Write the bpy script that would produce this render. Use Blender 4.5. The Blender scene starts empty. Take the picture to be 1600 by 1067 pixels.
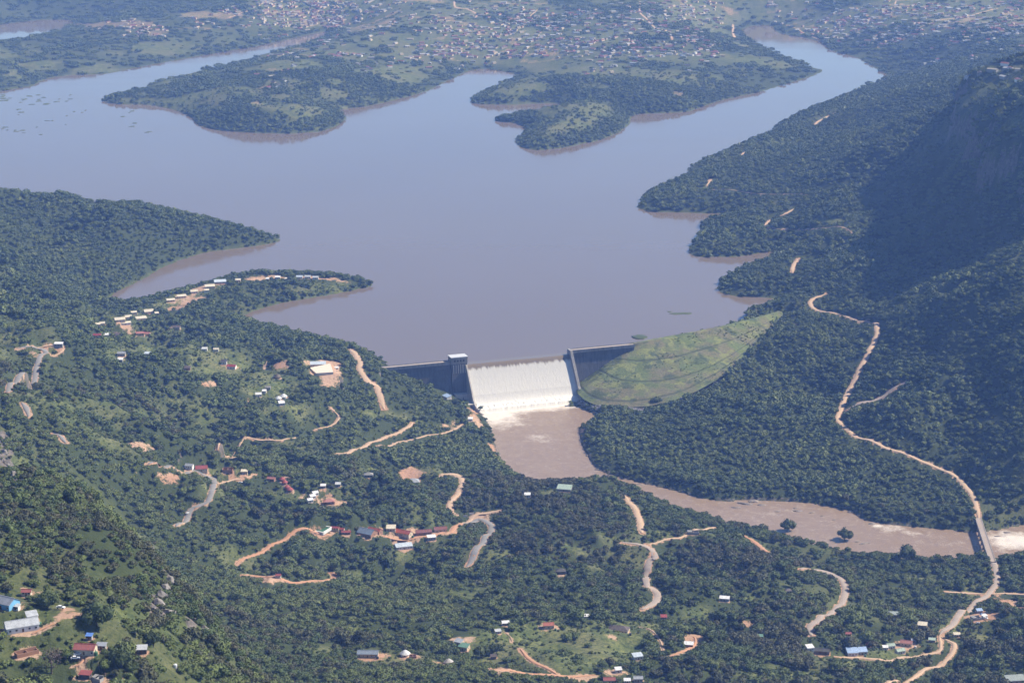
import bpy, bmesh, math, random
import numpy as np
from mathutils import Vector, Matrix
from mathutils.geometry import tessellate_polygon

random.seed(7)
rng = np.random.default_rng(11)
SC = bpy.context.scene
COL = SC.collection

# ------------------------------------------------------------------ camera, sky, sun, exposure
CAM_Z = 900.0            # metres above the lake (lake surface is z = 0)
PITCH = 15.0             # degrees below the horizon
FPX = 3200.0             # focal length in pixels of a 1600 px wide frame
SUN_EL, SUN_AZ = 43.0, 18.0      # azimuth from +X towards +Y
cd = bpy.data.cameras.new('camera'); cam = bpy.data.objects.new('camera', cd); COL.objects.link(cam)
cd.sensor_width = 36; cd.lens = 36 * FPX / 1600; cd.clip_start = 1; cd.clip_end = 60000
cam.location = (0, 0, CAM_Z); cam.rotation_euler = (math.radians(90 - PITCH), 0, 0)
SC.camera = cam
w = bpy.data.worlds.new('World'); SC.world = w; w.use_nodes = True
nt = w.node_tree; bg = nt.nodes['Background']
sky = nt.nodes.new('ShaderNodeTexSky'); sky.sky_type = 'NISHITA'; sky.sun_disc = False
sky.sun_elevation = math.radians(SUN_EL); sky.sun_rotation = math.radians(90 - SUN_AZ)
sky.altitude = 4500; sky.air_density = 1.0; sky.dust_density = 0.0; sky.ozone_density = 7.0
nt.links.new(sky.outputs[0], bg.inputs[0]); bg.inputs[1].default_value = 0.125
sd = bpy.data.lights.new('sun', 'SUN'); sun = bpy.data.objects.new('sun', sd); COL.objects.link(sun)
sd.energy = 5.0; sd.angle = math.radians(0.53); sd.color = (1.0, 0.94, 0.86)
e_, a_ = math.radians(SUN_EL), math.radians(SUN_AZ)
SUND = Vector((math.cos(e_) * math.cos(a_), math.cos(e_) * math.sin(a_), math.sin(e_)))
sun.rotation_euler = SUND.to_track_quat('Z', 'Y').to_euler(); sun.location = (3000, 3000, 6000)
vs = SC.view_settings; vs.view_transform = 'Standard'; vs.look = 'None'; vs.exposure = 0.70; vs.gamma = 1.0
vs.use_curve_mapping = False
HAZE_DENSITY = 5.8e-5
HAZE_COLOR = (0.24, 0.42, 1.0)
cy = SC.cycles
cy.max_bounces = 5; cy.diffuse_bounces = 2; cy.glossy_bounces = 2; cy.transmission_bounces = 2
cy.volume_bounces = 0; cy.transparent_max_bounces = 6
cy.use_denoising = True
try: cy.denoiser = 'OPENIMAGEDENOISE'
except Exception: pass

# ------------------------------------------------------------------ survey helpers: bearings from the viewpoint to the ground
sp, cp = math.sin(math.radians(PITCH)), math.cos(math.radians(PITCH))
def ray(u, v):
    a, b = (u - 800.0), (533.5 - v)
    return np.array([a, FPX * cp + b * sp, -FPX * sp + b * cp])
def P(u, v, z):
    d = ray(u, v); k = (z - CAM_Z) / d[2]
    return np.array([d[0] * k, d[1] * k])
def project(x, y, z):
    dz = z - CAM_Z
    dep = y * cp - dz * sp; up = y * sp + dz * cp
    return 800 + FPX * x / dep, 533.5 - FPX * up / dep, dep

# ------------------------------------------------------------------ noise
def _h(i, j, s):
    n = (i.astype(np.int64) * 374761393 + j.astype(np.int64) * 668265263 + s * 1442695041) & 0xffffffff
    n = ((n ^ (n >> 13)) * 1274126177) & 0xffffffff
    return ((n ^ (n >> 16)) & 0xffff) / 65535.0
def vnoise(x, y, s=0):
    i, j = np.floor(x), np.floor(y); fx, fy = x - i, y - j
    fx = fx * fx * fx * (fx * (fx * 6 - 15) + 10); fy = fy * fy * fy * (fy * (fy * 6 - 15) + 10)
    a = _h(i, j, s); b = _h(i + 1, j, s); c = _h(i, j + 1, s); d = _h(i + 1, j + 1, s)
    return (a + (b - a) * fx + (c - a) * fy + (a - b - c + d) * fx * fy) * 2 - 1
def fbm(x, y, wl, octv=4, s=0, gain=0.5):
    x = np.asarray(x, float); y = np.asarray(y, float)
    r = np.zeros_like(x); amp = 1.0; f = 1.0 / wl; tot = 0
    for k in range(octv):
        c, sn = math.cos(0.6 * k + s), math.sin(0.6 * k + s)
        r = r + amp * vnoise((x * c - y * sn) * f + 17.3 * k, (x * sn + y * c) * f - 9.1 * k, s + k); tot += amp
        amp *= gain; f *= 2.03
    return r / tot
def sstep(a, b, x):
    t = np.clip((x - a) / (b - a), 0, 1); return t * t * (3 - 2 * t)

# ------------------------------------------------------------------ shore lines (bearing, bearing) of water at known level
LAKE_PX = [(617,573),(605,566),(570,550),(530,541),(490,531),(440,517),(400,509),(368,497),(400,484),(440,473),(500,463),
 (540,456),(560,451),(585,447),(584,441),(560,438),(530,437),(480,433),(430,431),(380,434),(340,439),(300,451),(270,461),(240,470),
 (200,480),(175,482),(163,474),(180,456),(215,441),(250,419),(290,403),(320,394),(360,389),(400,384),(437,378),(438,373),
 (400,364),(330,353),(230,341),(120,335),(0,328),(-200,318),(-600,300),(-1000,250),(-600,150),(-150,149),(0,143),(50,135),(75,122),
 (115,118),(165,116),(240,101),(300,90),(400,73),(450,62),(508,49),(514,54),(482,67),(424,82),(374,96),(314,111),(254,126),(226,132),
 (235,136),(200,145),(153,157),(180,163),(235,164),(270,171),(297,181),(310,196),(340,204),(400,208),(450,209),(500,206),(525,198),
 (541,187),(530,171),(570,167),(620,156),(665,144),(700,126),(735,110),(760,108),(800,114),(808,120),(780,131),(755,144),(734,156),
 (740,163),(800,164),(860,161),(891,165),(885,172),(850,179),(800,183),(771,185),(775,190),(800,191),(820,198),(823,205),(804,221),
 (815,231),(840,235),(880,231),(930,221),(965,209),(983,194),(986,182),(1000,178),(1040,177),(1075,175),(1100,166),(1130,156),
 (1180,146),(1230,131),(1270,119),(1289,110),(1270,107),(1240,93),(1200,77),(1170,62),(1158,46),(1180,40),(1205,40),(1215,52),
 (1260,60),(1283,65),(1300,80),(1340,90),(1365,105),(1389,119),(1375,128),(1340,143),(1300,157),(1250,178),(1215,197),(1200,211),
 (1150,231),(1100,252),(1073,264),(1080,273),(1040,291),(1008,306),(994,325),(1020,331),(1100,333),(1145,333),(1120,343),(1088,352),
 (1100,359),(1085,376),(1074,395),(1090,402),(1150,401),(1214,391),(1205,408),(1160,420),(1123,442),(1124,457),(1150,463),(1222,465),
 (1200,478),(1170,487)]
POOL_PX = [(-150,84),(0,68),(50,58),(100,46),(116,35),(106,31),(60,32),(0,39),(-150,48)]
RIVER_Z = -64.0
RIVER_PX = [(742,640),(758,652),(768,668),(776,702),(790,726),(815,748),(850,768),(930,782),(985,782),(1010,782),(1080,812),
 (1150,826),(1200,836),(1250,848),(1300,858),(1350,868),(1400,874),(1450,876),(1540,874),(1640,872),(1760,868),(1760,805),(1640,815),
 (1600,820),(1555,829),(1520,832),(1480,828),(1400,820),(1352,814),(1330,798),(1290,790),(1250,784),(1200,782),(1165,781),(1140,783),
 (1100,780),(1045,764),(1000,754),(950,741),(928,729),(910,700),(903,668),(935,654),(925,645),(905,636),(800,632)]

# concrete dam axis (crest level z = 8)
DAM_Z = 8.0
AX0 = P(600, 574, DAM_Z); AX1 = P(985, 538, DAM_Z)
AXL = float(np.linalg.norm(AX1 - AX0)); AXE = (AX1 - AX0) / AXL; AXN = np.array([AXE[1], -AXE[0]])
def dam_pt(t, s, z): q = AX0 + AXE * t + AXN * s; return (q[0], q[1], z)
def t_of_u(u, z):
    lo, hi = -100.0, 700.0
    for _ in range(50):
        m = (lo + hi) / 2; q = AX0 + AXE * m
        if project(q[0], q[1], z)[0] < u: lo = m
        else: hi = m
    return lo
def plane_hit(u, v, s):       # bearing meets the vertical plane s metres downstream of the axis
    d = ray(u, v); o = AX0 + AXN * s
    k = np.dot(o, AXN) / np.dot(d[:2], AXN)
    return np.array([d[0] * k, d[1] * k, CAM_Z + d[2] * k])
T_TOW0, T_TOW1 = t_of_u(703, 8), t_of_u(727, 8)
T_SP0, T_SP1 = T_TOW1, t_of_u(888, 0)
EMB_CREST = [AX1] + [P(u, v, DAM_Z) for u, v in ((1030,530),(1080,521),(1130,511),(1175,500),(1222,487))]
q0 = plane_hit(897, 603, 9)
EMB_TOE = [q0] + [np.append(P(u, v, z), z) for u, v, z in ((903,615,-47),(912,624,-52),(930,633,-54),(970,637,-54),(1010,635,-51),(1050,627,-45),
           (1085,613,-38),(1120,594,-30),(1150,572,-23),(1178,545,-15),(1203,515,-6),(1226,490,5))]

def resample(pts, n):
    pts = np.array(pts, float); L = np.r_[0, np.cumsum(np.linalg.norm(np.diff(pts, axis=0), axis=1))]
    s = np.linspace(0, L[-1], n)
    return np.stack([np.interp(s, L, pts[:, k]) for k in range(pts.shape[1])], 1)

# ------------------------------------------------------------------ terrain grid: a fan, finer near the valley, coarser far off
th_in = np.radians(np.linspace(-15.6, 15.6, 800))
th_l = np.radians(np.linspace(-36, -15.6, 42)[:-1]); TH = np.r_[th_l, th_in, -th_l[::-1]]
NR = 900; LR = np.linspace(math.log(560), math.log(17000), NR); RR = np.exp(LR)
NT = len(TH)
def fan_xy(th, lr):
    r = np.exp(lr); return r[:, None] * np.sin(th)[None], r[:, None] * np.cos(th)[None]
GX, GY = fan_xy(TH, LR)
def fan_idx(x, y):
    x = np.asarray(x, float); y = np.asarray(y, float)
    ti = np.interp(np.arctan2(x, y), TH, np.arange(NT)); ri = np.interp(np.log(np.hypot(x, y) + 1e-9), LR, np.arange(NR))
    return ri, ti
def lookup(A, x, y):
    ri, ti = fan_idx(x, y)
    i = np.clip(np.floor(ri).astype(int), 0, NR - 2); j = np.clip(np.floor(ti).astype(int), 0, NT - 2)
    a, b = ri - i, ti - j
    return A[i, j] * (1 - a) * (1 - b) + A[i + 1, j] * a * (1 - b) + A[i, j + 1] * (1 - a) * b + A[i + 1, j + 1] * a * b

# spot heights: (bearing u, bearing v, height)
CTRL = [
 # near escarpment on the left
 (0,1067,435),(100,1067,430),(200,1067,422),(300,1067,402),(370,1067,360),(0,1000,440),(100,1000,436),(200,1000,426),(270,1000,404),
 (0,940,440),(80,940,435),(160,930,425),(220,930,402),(0,870,435),(80,870,425),(160,880,412),(200,880,396),(0,800,425),(80,805,412),(120,810,400),
 (0,740,405),(40,745,398),(0,697,388),(40,722,384),(90,767,380),(150,808,374),(210,862,370),(260,922,364),(320,987,354),(395,1067,328),
 # slopes at left
 (0,540,170),(60,543,166),(95,540,150),(0,600,200),(40,610,186),(40,660,200),(90,680,182),(150,610,138),(120,640,160),(250,650,112),(200,670,128),
 (330,690,84),(180,580,108),(260,600,86),(300,640,84),(220,700,128),(320,730,94),(260,740,106),(330,755,86),(280,815,84),(200,740,130),
 (200,520,52),(300,520,48),(400,530,42),(480,565,38),(350,575,62),(240,555,78),(450,610,44),(400,640,50),(500,605,30),(560,600,20),(597,580,10),
 (300,492,26),(420,520,18),(520,545,16),(590,568,8),(340,500,20),(100,500,70),(150,520,55),(130,560,110),
 (400,700,46),(500,680,14),(600,650,-8),(650,630,-16),(690,650,-38),(722,680,-54),(560,640,4),(640,600,-6),(670,600,-25),(700,630,-45),
 (400,760,62),(480,775,46),(560,740,24),(650,745,12),(700,785,2),(720,760,-6),(760,740,-34),(770,710,-56),(640,700,-14),(560,700,8),(700,710,-40),
 (350,850,66),(450,830,54),(580,828,42),(680,828,34),(760,818,28),(820,800,8),(880,768,2),(950,750,-10),(1000,768,-40),(840,760,-26),(790,732,-48),
 (400,800,48),(520,800,34),(640,795,16),(920,790,2),
 # foreground, centre and right
 (400,910,72),(500,900,58),(600,900,56),(700,900,58),(800,880,44),(900,870,30),(1000,850,20),(1000,805,-4),(985,782,-16),(1050,835,10),(1110,828,0),
 (1200,856,-42),(1250,875,-42),(1050,900,28),(1015,910,36),(1010,950,58),(900,950,70),(800,960,84),(700,970,94),(600,980,108),(500,980,112),(450,1000,135),
 (500,1067,155),(600,1067,152),(700,1067,145),(800,1067,138),(900,1067,130),(1000,1067,120),(1100,1067,107),(1200,1067,95),(1300,1067,84),
 (1400,1067,72),(1500,1067,58),(1600,1067,48),(430,1067,190),(430,930,90),(350,900,95),
 (900,1000,96),(1000,1000,86),(1100,985,70),(1200,960,42),(1250,892,4),(1310,910,4),(1270,985,42),(1350,1012,44),(1400,950,2),(1450,1000,20),
 (1520,950,-20),(1555,915,-44),(1600,925,-42),(1600,990,0),(1545,885,-54),(1450,893,-48),(1350,885,-46),(1600,885,-54),(1180,900,10),(1100,900,8),
 # far bank of the river, right hand valley side
 (950,690,-58),(1000,735,-60),(1100,765,-60),(1200,768,-60),(1330,782,-58),(1450,808,-58),(1590,808,-58),(1525,808,-54),
 (1000,680,-50),(1100,680,-42),(1200,680,-35),(1300,695,-28),(1310,655,-16),(1400,715,-26),(1500,755,-42),(1525,785,-48),(1600,740,-14),(1500,690,-12),
 (1600,680,17),(1400,650,8),(1340,590,0),(1200,600,-25),(1100,640,-38),(1230,545,-4),(1370,515,16),(1270,472,14),(1240,505,6),(1450,555,48),
 (1550,560,72),(1600,610,55),(1600,510,112),(1500,480,96),(1400,465,54),(1330,445,38),(1300,405,34),(1200,445,12),(1150,445,8),(1150,385,12),
 (1250,385,34),(1350,385,66),(1395,430,72),(1340,335,84),(1300,305,66),(1200,305,34),(1100,305,20),(1050,305,10),(1150,265,28),
 (1250,235,46),(1300,205,56),(1350,205,80),(1375,265,104),(1350,165,58),(1400,145,88),(1440,440,84),(1480,440,100),(1540,420,120),(1600,400,165),
 (1000,645,-56),(1060,632,-48),(1120,603,-36),(1170,570,-24),(1210,528,-8),(1100,560,-45),(1000,600,-58),(950,620,-62),(1000,565,-50),
 # hill on the left of the lake
 (0,303,96),(100,320,82),(200,337,62),(300,352,40),(400,368,14),(0,380,74),(100,400,56),(200,400,30),(100,450,46),(0,450,92),(0,500,124),(150,440,22),
 (250,478,14),(320,456,16),(400,442,12),(480,446,8),(545,447,4),
 # far shore
 (200,150,4),(300,150,20),(350,125,36),(450,105,60),(500,115,66),(400,185,16),(470,195,8),(560,145,42),(600,115,52),(650,105,36),(550,85,52),(700,95,26),
 (800,148,22),(900,125,40),(1000,115,54),(1100,115,64),(1150,95,54),(1200,105,40),(1000,160,18),(900,205,20),(870,218,8),(950,172,12),(830,190,5),
 (50,105,42),(150,95,50),(250,75,50),(100,75,40),(350,65,52),(450,45,60),(550,55,60),(200,45,60),(100,18,70),(0,100,44),(0,20,60),
 (600,45,80),(700,55,70),(800,65,60),(900,65,70),(1000,55,80),(1100,45,70),(800,15,100),(1000,15,100),(1100,18,84),(600,8,100),(400,8,92),
 (1250,30,64),(1350,62,74),(1450,35,110),(1550,35,130),(1350,14,90),(1500,72,120),(1420,92,98)]
WCTRL = [  # ground that nearer land hides, and ground outside the frame: x, y, height
 (-410,1800,225),(-330,1700,215),(-250,1560,205),(-170,1430,200),(-480,1900,240),(-60,1250,230),(300,1250,175),(650,1250,150),(0,850,330),(450,850,270),(-300,800,450),
 (-600,900,450),(-700,1400,430),(-800,2000,330),(-900,2600,260),(-1100,3300,180),(-1300,4100,150),(-1500,4700,20),(900,1700,60),(900,2300,-10),(1000,2800,90),
 (955,3650,268),(960,3790,272),(960,3930,266),(965,4225,240),(950,3480,215),(940,3350,190),(985,3300,205),(1030,3650,295),(1030,4000,295),(1030,4300,270),(1150,3200,235),(1300,3800,310),(1300,4600,260),
 (800,3650,118),(745,3520,98),(805,3950,126),(755,4225,106),(825,3800,130),(825,4100,130),(700,3700,92),(700,4000,98),(1180,5200,200),(820,4500,150),(900,4700,170),(760,4700,90),(1000,5400,130),
 (-2500,6500,60),(-3500,9000,110),(2500,6500,180),(3500,9000,200),(0,9500,130),(-1500,9500,110),(1500,9500,150),(0,12000,170),(-3000,13000,170),(3000,13000,200),(0,16500,190),(-5000,16000,190),(5000,16000,210),(2200,2500,250),(1500,1500,160),(-1500,1500,420),(-2300,3500,260)]
c = np.array([[*P(u, v, z), z] for u, v, z in CTRL] + [list(q) for q in WCTRL], float)
scale_r = lambda x, y: np.stack([np.arctan2(x, y) * 6.0, np.log(np.hypot(x, y)) * 3.0], -1)   # even out spacing near and far
cs = c[:, :2] / 1000.0
def kern(r): return -r
K = kern(np.linalg.norm(cs[:, None] - cs[None], axis=2)); n = len(c)
A = np.zeros((n + 3, n + 3)); A[:n, :n] = K - np.eye(n) * 0.012
A[:n, n] = 1; A[:n, n + 1:] = cs; A[n, :n] = 1; A[n + 1:, :n] = cs.T
sol = np.linalg.solve(A, np.r_[c[:, 2], 0, 0, 0])
thc = np.linspace(TH[0], TH[-1], 300); lrc = np.linspace(LR[0], LR[-1], 300)
cx_, cy_ = fan_xy(thc, lrc); q = np.stack([cx_.ravel(), cy_.ravel()], 1) / 1000.0
base = np.empty(len(q))
for k in range(0, len(q), 6000):
    qq = q[k:k + 6000]; base[k:k + 6000] = kern(np.linalg.norm(qq[:, None] - cs[None], axis=2)) @ sol[:n] + sol[n] + qq @ sol[n + 1:]
base = base.reshape(300, 300)
def upsample(Aa, ths, lrs):
    ji = np.interp(TH, ths, np.arange(len(ths))); ii = np.interp(LR, lrs, np.arange(len(lrs)))
    i = np.minimum(ii.astype(int), len(lrs) - 2); j = np.minimum(ji.astype(int), len(ths) - 2)
    a = (ii - i)[:, None]; b = (ji - j)[None]
    I, J = i[:, None], j[None]
    return Aa[I, J] * (1 - a) * (1 - b) + Aa[I + 1, J] * a * (1 - b) + Aa[I, J + 1] * (1 - a) * b + Aa[I + 1, J + 1] * a * b
H = upsample(base, thc, lrc)

def inside_poly(x, y, poly):
    ins = np.zeros(np.shape(x), bool); px, py = poly[-1]
    for qx, qy in poly:
        cond = ((qy > y) != (py > y))
        with np.errstate(divide='ignore', invalid='ignore'):
            ins ^= cond & (x < (px - qx) * (y - qy) / (py - qy) + qx)
        px, py = qx, qy
    return ins
def seg_dist(x, y, poly, closed=True, skip=()):
    d2 = np.full(np.shape(x), 1e18); m = len(poly)
    for k in range(m if closed else m - 1):
        if k in skip: continue
        a = poly[k]; b = poly[(k + 1) % m]; ab = b - a; L2 = ab @ ab + 1e-9
        t = np.clip(((x - a[0]) * ab[0] + (y - a[1]) * ab[1]) / L2, 0, 1)
        d2 = np.minimum(d2, (x - a[0] - t * ab[0]) ** 2 + (y - a[1] - t * ab[1]) ** 2)
    return np.sqrt(d2)
lake_shore = [P(u, v, 0) for u, v in LAKE_PX]
emb_up = [AX0[:2] * 0 + q[:2] for q in EMB_CREST]
def up_off(k):
    a = emb_up[max(k - 1, 0)]; b = emb_up[min(k + 1, len(emb_up) - 1)]; d = (b - a) / np.linalg.norm(b - a); return np.array([-d[1], d[0]])
emb_wl = [emb_up[k] + up_off(k) * 22 for k in range(len(emb_up))]        # water line on the upstream face of the embankment
dam_edge = [emb_wl[k] for k in (4, 3, 2, 1)] + [AX1 + AXE * 2 - AXN * 5, AX0 + AXE * 12 - AXN * 5]
lake_poly = lake_shore + dam_edge
n_sh = len(lake_shore)
lake_skip = set(range(n_sh - 1, n_sh + len(dam_edge) - 1))
# second survey sheet, half resolution, for the distances to water
thh = np.r_[th_l[::2], np.linspace(th_in[0], th_in[-1], 420), -th_l[::-1][::2]]; thh[0] = TH[0]; thh[-1] = TH[-1]; lrh = np.linspace(LR[0], LR[-1], 460)
hx, hy = fan_xy(thh, lrh)
def rough(arr, k): return arr
wob = fbm(hx, hy, 70, 3, 5) * 6 * sstep(800, 3000, np.hypot(hx, hy))
d_l = seg_dist(hx, hy, lake_poly, True, lake_skip) + wob; in_l = inside_poly(hx, hy, lake_poly)
pool_poly = [P(u, v, 0) for u, v in POOL_PX]
d_p = seg_dist(hx, hy, pool_poly); in_p = inside_poly(hx, hy, pool_poly)
river_poly = [P(u, v, RIVER_Z) for u, v in RIVER_PX]
d_r = seg_dist(hx, hy, river_poly); in_r = inside_poly(hx, hy, river_poly)
SL = upsample(np.where(in_l, -np.maximum(d_l, .5), d_l), thh, lrh); SP = upsample(np.where(in_p, -d_p, d_p), thh, lrh); SR = upsample(np.where(in_r, -d_r, d_r), thh, lrh)
SL = np.minimum(SL, SP)
# relief
dist = np.hypot(GX, GY)
land = np.clip(SL, 0, None)
relief = fbm(GX, GY, 330, 5, 3) * 24 - np.abs(fbm(GX, GY, 120, 3, 29)) * 13 + (np.abs(fbm(GX, GY, 260, 4, 9)) - 0.25) * -(34 + 22 * sstep(100, -150, GX) * sstep(1900, 2200, np.hypot(GX, GY)))
far_k = sstep(4200, 6000, dist)
relief = relief * (1 - far_k) + far_k * (fbm(GX, GY, 700, 5, 21) * 34)
calm = sstep(20 + 60 * far_k, 260 + 520 * far_k, land) * np.where(SR > 0, sstep(30, 330, SR), 0)
H = H + relief * calm * (1 + .38 * (1 - far_k) * sstep(1700, 2000, dist))
H = H + fbm(GX, GY, 30, 3, 31) * 1.2
# the cliff on the right: a scarp along a broken line
SCARP = np.array([(1010,4480),(975,4380),(940,4260),(905,4150),(925,4040),(890,3920),(900,3800),(868,3700),(895,3610),(940,3540),(1010,3470),(1100,3420)], float)
reg = (GX > 500) & (GX < 1400) & (GY > 3200) & (GY < 4800); gx_, gy_ = GX[reg], GY[reg]
right = inside_poly(gx_, gy_, np.concatenate([SCARP, [(2500, 3420), (2500, 4600)]])); sd_ = seg_dist(gx_, gy_, SCARP, False) * np.where(right, 1, -1) + fbm(gx_, gy_, 70, 4, 141) * 26
tap = np.clip(seg_dist(gx_, gy_, SCARP[[0]], False) / 1, 0, 1) if False else 1.0
H[reg] += 58 * sstep(-26, 10, sd_) * sstep(420, 150, np.abs(sd_)) + 30 * sstep(-120, -40, sd_) * sstep(420, 150, np.abs(sd_)) - 20 * np.exp(-((sd_ + 150) / 70) ** 2)
down = inside_poly(GX, GY, np.array([AX0 - AXE * 2 - AXN * 4, AX1 - AXN * 4, emb_up[3], emb_up[5], emb_up[5] + [250, -900], P(900, 1000, 0), AX0 + AXN * 700 - AXE * 250]))
steep = 0.42 - 0.32 * sstep(5600, 7000, dist)
shore = np.where(SL > 0, np.minimum(1.0 + SL * steep, 60), np.maximum(SL * 0.25, -14))
k = sstep(10, 130 + 300 * far_k, SL)
fl = sstep(150, 420, SL); Hc = np.where(H < 3, H * fl + 3.0 * (1 - fl), H)
Hs = np.where(SL > 0, shore * (1 - k) + Hc * k, shore)
H = np.where(down & (SL > 0), H, Hs)
H = np.where(down & (SL <= 0), np.minimum(H, -8), H)
bank = np.where(SR > 0, RIVER_Z + np.minimum(1.0 + SR * 0.45, 45), RIVER_Z - 3)
kr = sstep(4, 70, SR)
H = np.where(SR < 70, np.where(SR > 0, bank * (1 - kr) + np.maximum(H, RIVER_Z + 4) * kr, bank), H)
# under the concrete and the embankment
d_cr = seg_dist(hx, hy, np.array([q[:2] for q in EMB_CREST]), False); d_cr = upsample(d_cr, thh, lrh); H = np.where(d_cr < 30, np.minimum(H, 2.0), H)
tt = (GX - AX0[0]) * AXE[0] + (GY - AX0[1]) * AXE[1]; ss = (GX - AX0[0]) * AXN[0] + (GY - AX0[1]) * AXN[1]
m = (tt > T_SP0 - 4) & (tt < T_SP1 + 4) & (ss > -30) & (ss < 72); H[m] = np.minimum(H[m], RIVER_Z - 5)
m = (tt > 14) & (tt < AXL + 5) & (ss > -60) & (ss < 4); H[m] = np.minimum(H[m], -8)
m = (tt > T_TOW0 - 60) & (tt < T_SP0) & (ss > 0) & (ss < 40); H[m] = np.minimum(H[m], np.maximum(-46, -20 - (tt[m] - T_TOW0 + 60) * .4))
NE, ME = 60, 26
cr = resample([np.append(q[:2], DAM_Z) for q in EMB_CREST], NE); to = resample(EMB_TOE, NE)
tl = np.linspace(0, 1, ME)[:, None, None]
EMB = cr[None] * (1 - tl) + to[None] * tl
EMB[..., 2] += -np.sin(np.linspace(0, 1, ME) * math.pi)[:, None] * 2.5 * np.linspace(.3, 1, NE)[None]
ep = np.array([q[:2] for q in EMB_CREST] + [q[:2] for q in EMB_TOE[::-1]])
m = inside_poly(GX, GY, ep); idx = np.argwhere(m)
if len(idx):
    E2 = EMB.reshape(-1, 3)
    for k in range(0, len(idx), 4000):
        ii = idx[k:k + 4000]; x, y = GX[ii[:, 0], ii[:, 1]], GY[ii[:, 0], ii[:, 1]]
        j = np.argmin((x[:, None] - E2[None, :, 0]) ** 2 + (y[:, None] - E2[None, :, 1]) ** 2, axis=1)
        H[ii[:, 0], ii[:, 1]] = np.minimum(H[ii[:, 0], ii[:, 1]], E2[j, 2] - 5)

T_MARCH = np.exp(np.linspace(math.log(620), math.log(16500), 5000))
def hit(u, v):
    """first ground that a bearing meets: x, y, z"""
    d = ray(u, v); hd = math.hypot(d[0], d[1])
    x, y, z = d[0] / hd * T_MARCH, d[1] / hd * T_MARCH, CAM_Z + d[2] / hd * T_MARCH
    g = lookup(H, x, y); b = np.argmax(g >= z)
    if not (g >= z)[b]: b = len(T_MARCH) - 1
    return np.array([x[b], y[b], g[b]])
def ground(x, y): return float(lookup(H, np.array([x]), np.array([y]))[0])

# ------------------------------------------------------------------ materials
MATS = {}
def mat(name, build):
    if name not in MATS:
        m = bpy.data.materials.new(name); m.use_nodes = True
        n = m.node_tree.nodes; b = n['Principled BSDF']; b.inputs['Roughness'].default_value = 0.85
        b.inputs['Specular IOR Level'].default_value = 0.25
        build(m.node_tree, b); MATS[name] = m
    return MATS[name]
def nd(t, typ, **kw):
    x = t.nodes.new(typ)
    for k, v in kw.items():
        if k.startswith('i_'):
            x.inputs[k[2:]].default_value = v
        else: setattr(x, k, v)
    return x
def noise(t, scale, detail=4, rough=0.55, coord='Object', vec=None):
    x = nd(t, 'ShaderNodeTexNoise'); x.inputs['Scale'].default_value = scale; x.inputs['Detail'].default_value = detail; x.inputs['Roughness'].default_value = rough
    if vec is None:
        tc = nd(t, 'ShaderNodeTexCoord'); vec = tc.outputs[coord]
    t.links.new(vec, x.inputs['Vector']); return x.outputs['Fac']
def ramp(t, fac, stops):
    r = nd(t, 'ShaderNodeValToRGB'); e = r.color_ramp.elements
    while len(e) < len(stops): e.new(0.5)
    for k, (p, c) in enumerate(stops):
        e[k].position = p; e[k].color = (c, c, c, 1) if isinstance(c, (int, float)) else (*c, 1)
    t.links.new(fac, r.inputs[0]); return r.outputs['Color']
def mixc(t, fac, a, b, mode='MIX'):
    x = nd(t, 'ShaderNodeMix', data_type='RGBA', blend_type=mode)
    for s, vv in ((x.inputs[0], fac), (x.inputs[6], a), (x.inputs[7], b)):
        if isinstance(vv, (int, float)): s.default_value = vv
        elif isinstance(vv, tuple): s.default_value = (*vv, 1) if len(vv) == 3 else vv
        else: t.links.new(vv, s)
    return x.outputs[2]
def attr(t, name):
    return nd(t, 'ShaderNodeAttribute', attribute_name=name).outputs['Fac']
def math_(t, op, a, b=0.0, clamp=False):
    x = nd(t, 'ShaderNodeMath', operation=op, use_clamp=clamp)
    for s, vv in ((x.inputs[0], a), (x.inputs[1], b)):
        if isinstance(vv, (int, float)): s.default_value = vv
        else: t.links.new(vv, s)
    return x.outputs[0]
def bump(t, b, h, dist, strength=1.0):
    x = nd(t, 'ShaderNodeBump'); x.inputs['Distance'].default_value = dist; x.inputs['Strength'].default_value = strength
    t.links.new(h, x.inputs['Height']); t.links.new(x.outputs[0], b.inputs['Normal'])
def mottled(name, c1, c2, scale, rough=0.85, bumpd=0, spec=0.25, coord='Object', metallic=0):
    def f(t, b):
        nz = noise(t, scale, 5, 0.6, coord)
        t.links.new(ramp(t, nz, [(0.3, c1), (0.7, c2)]), b.inputs['Base Color'])
        b.inputs['Roughness'].default_value = rough; b.inputs['Specular IOR Level'].default_value = spec; b.inputs['Metallic'].default_value = metallic
        if bumpd: bump(t, b, nz, bumpd)
    return mat(name, f)

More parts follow.
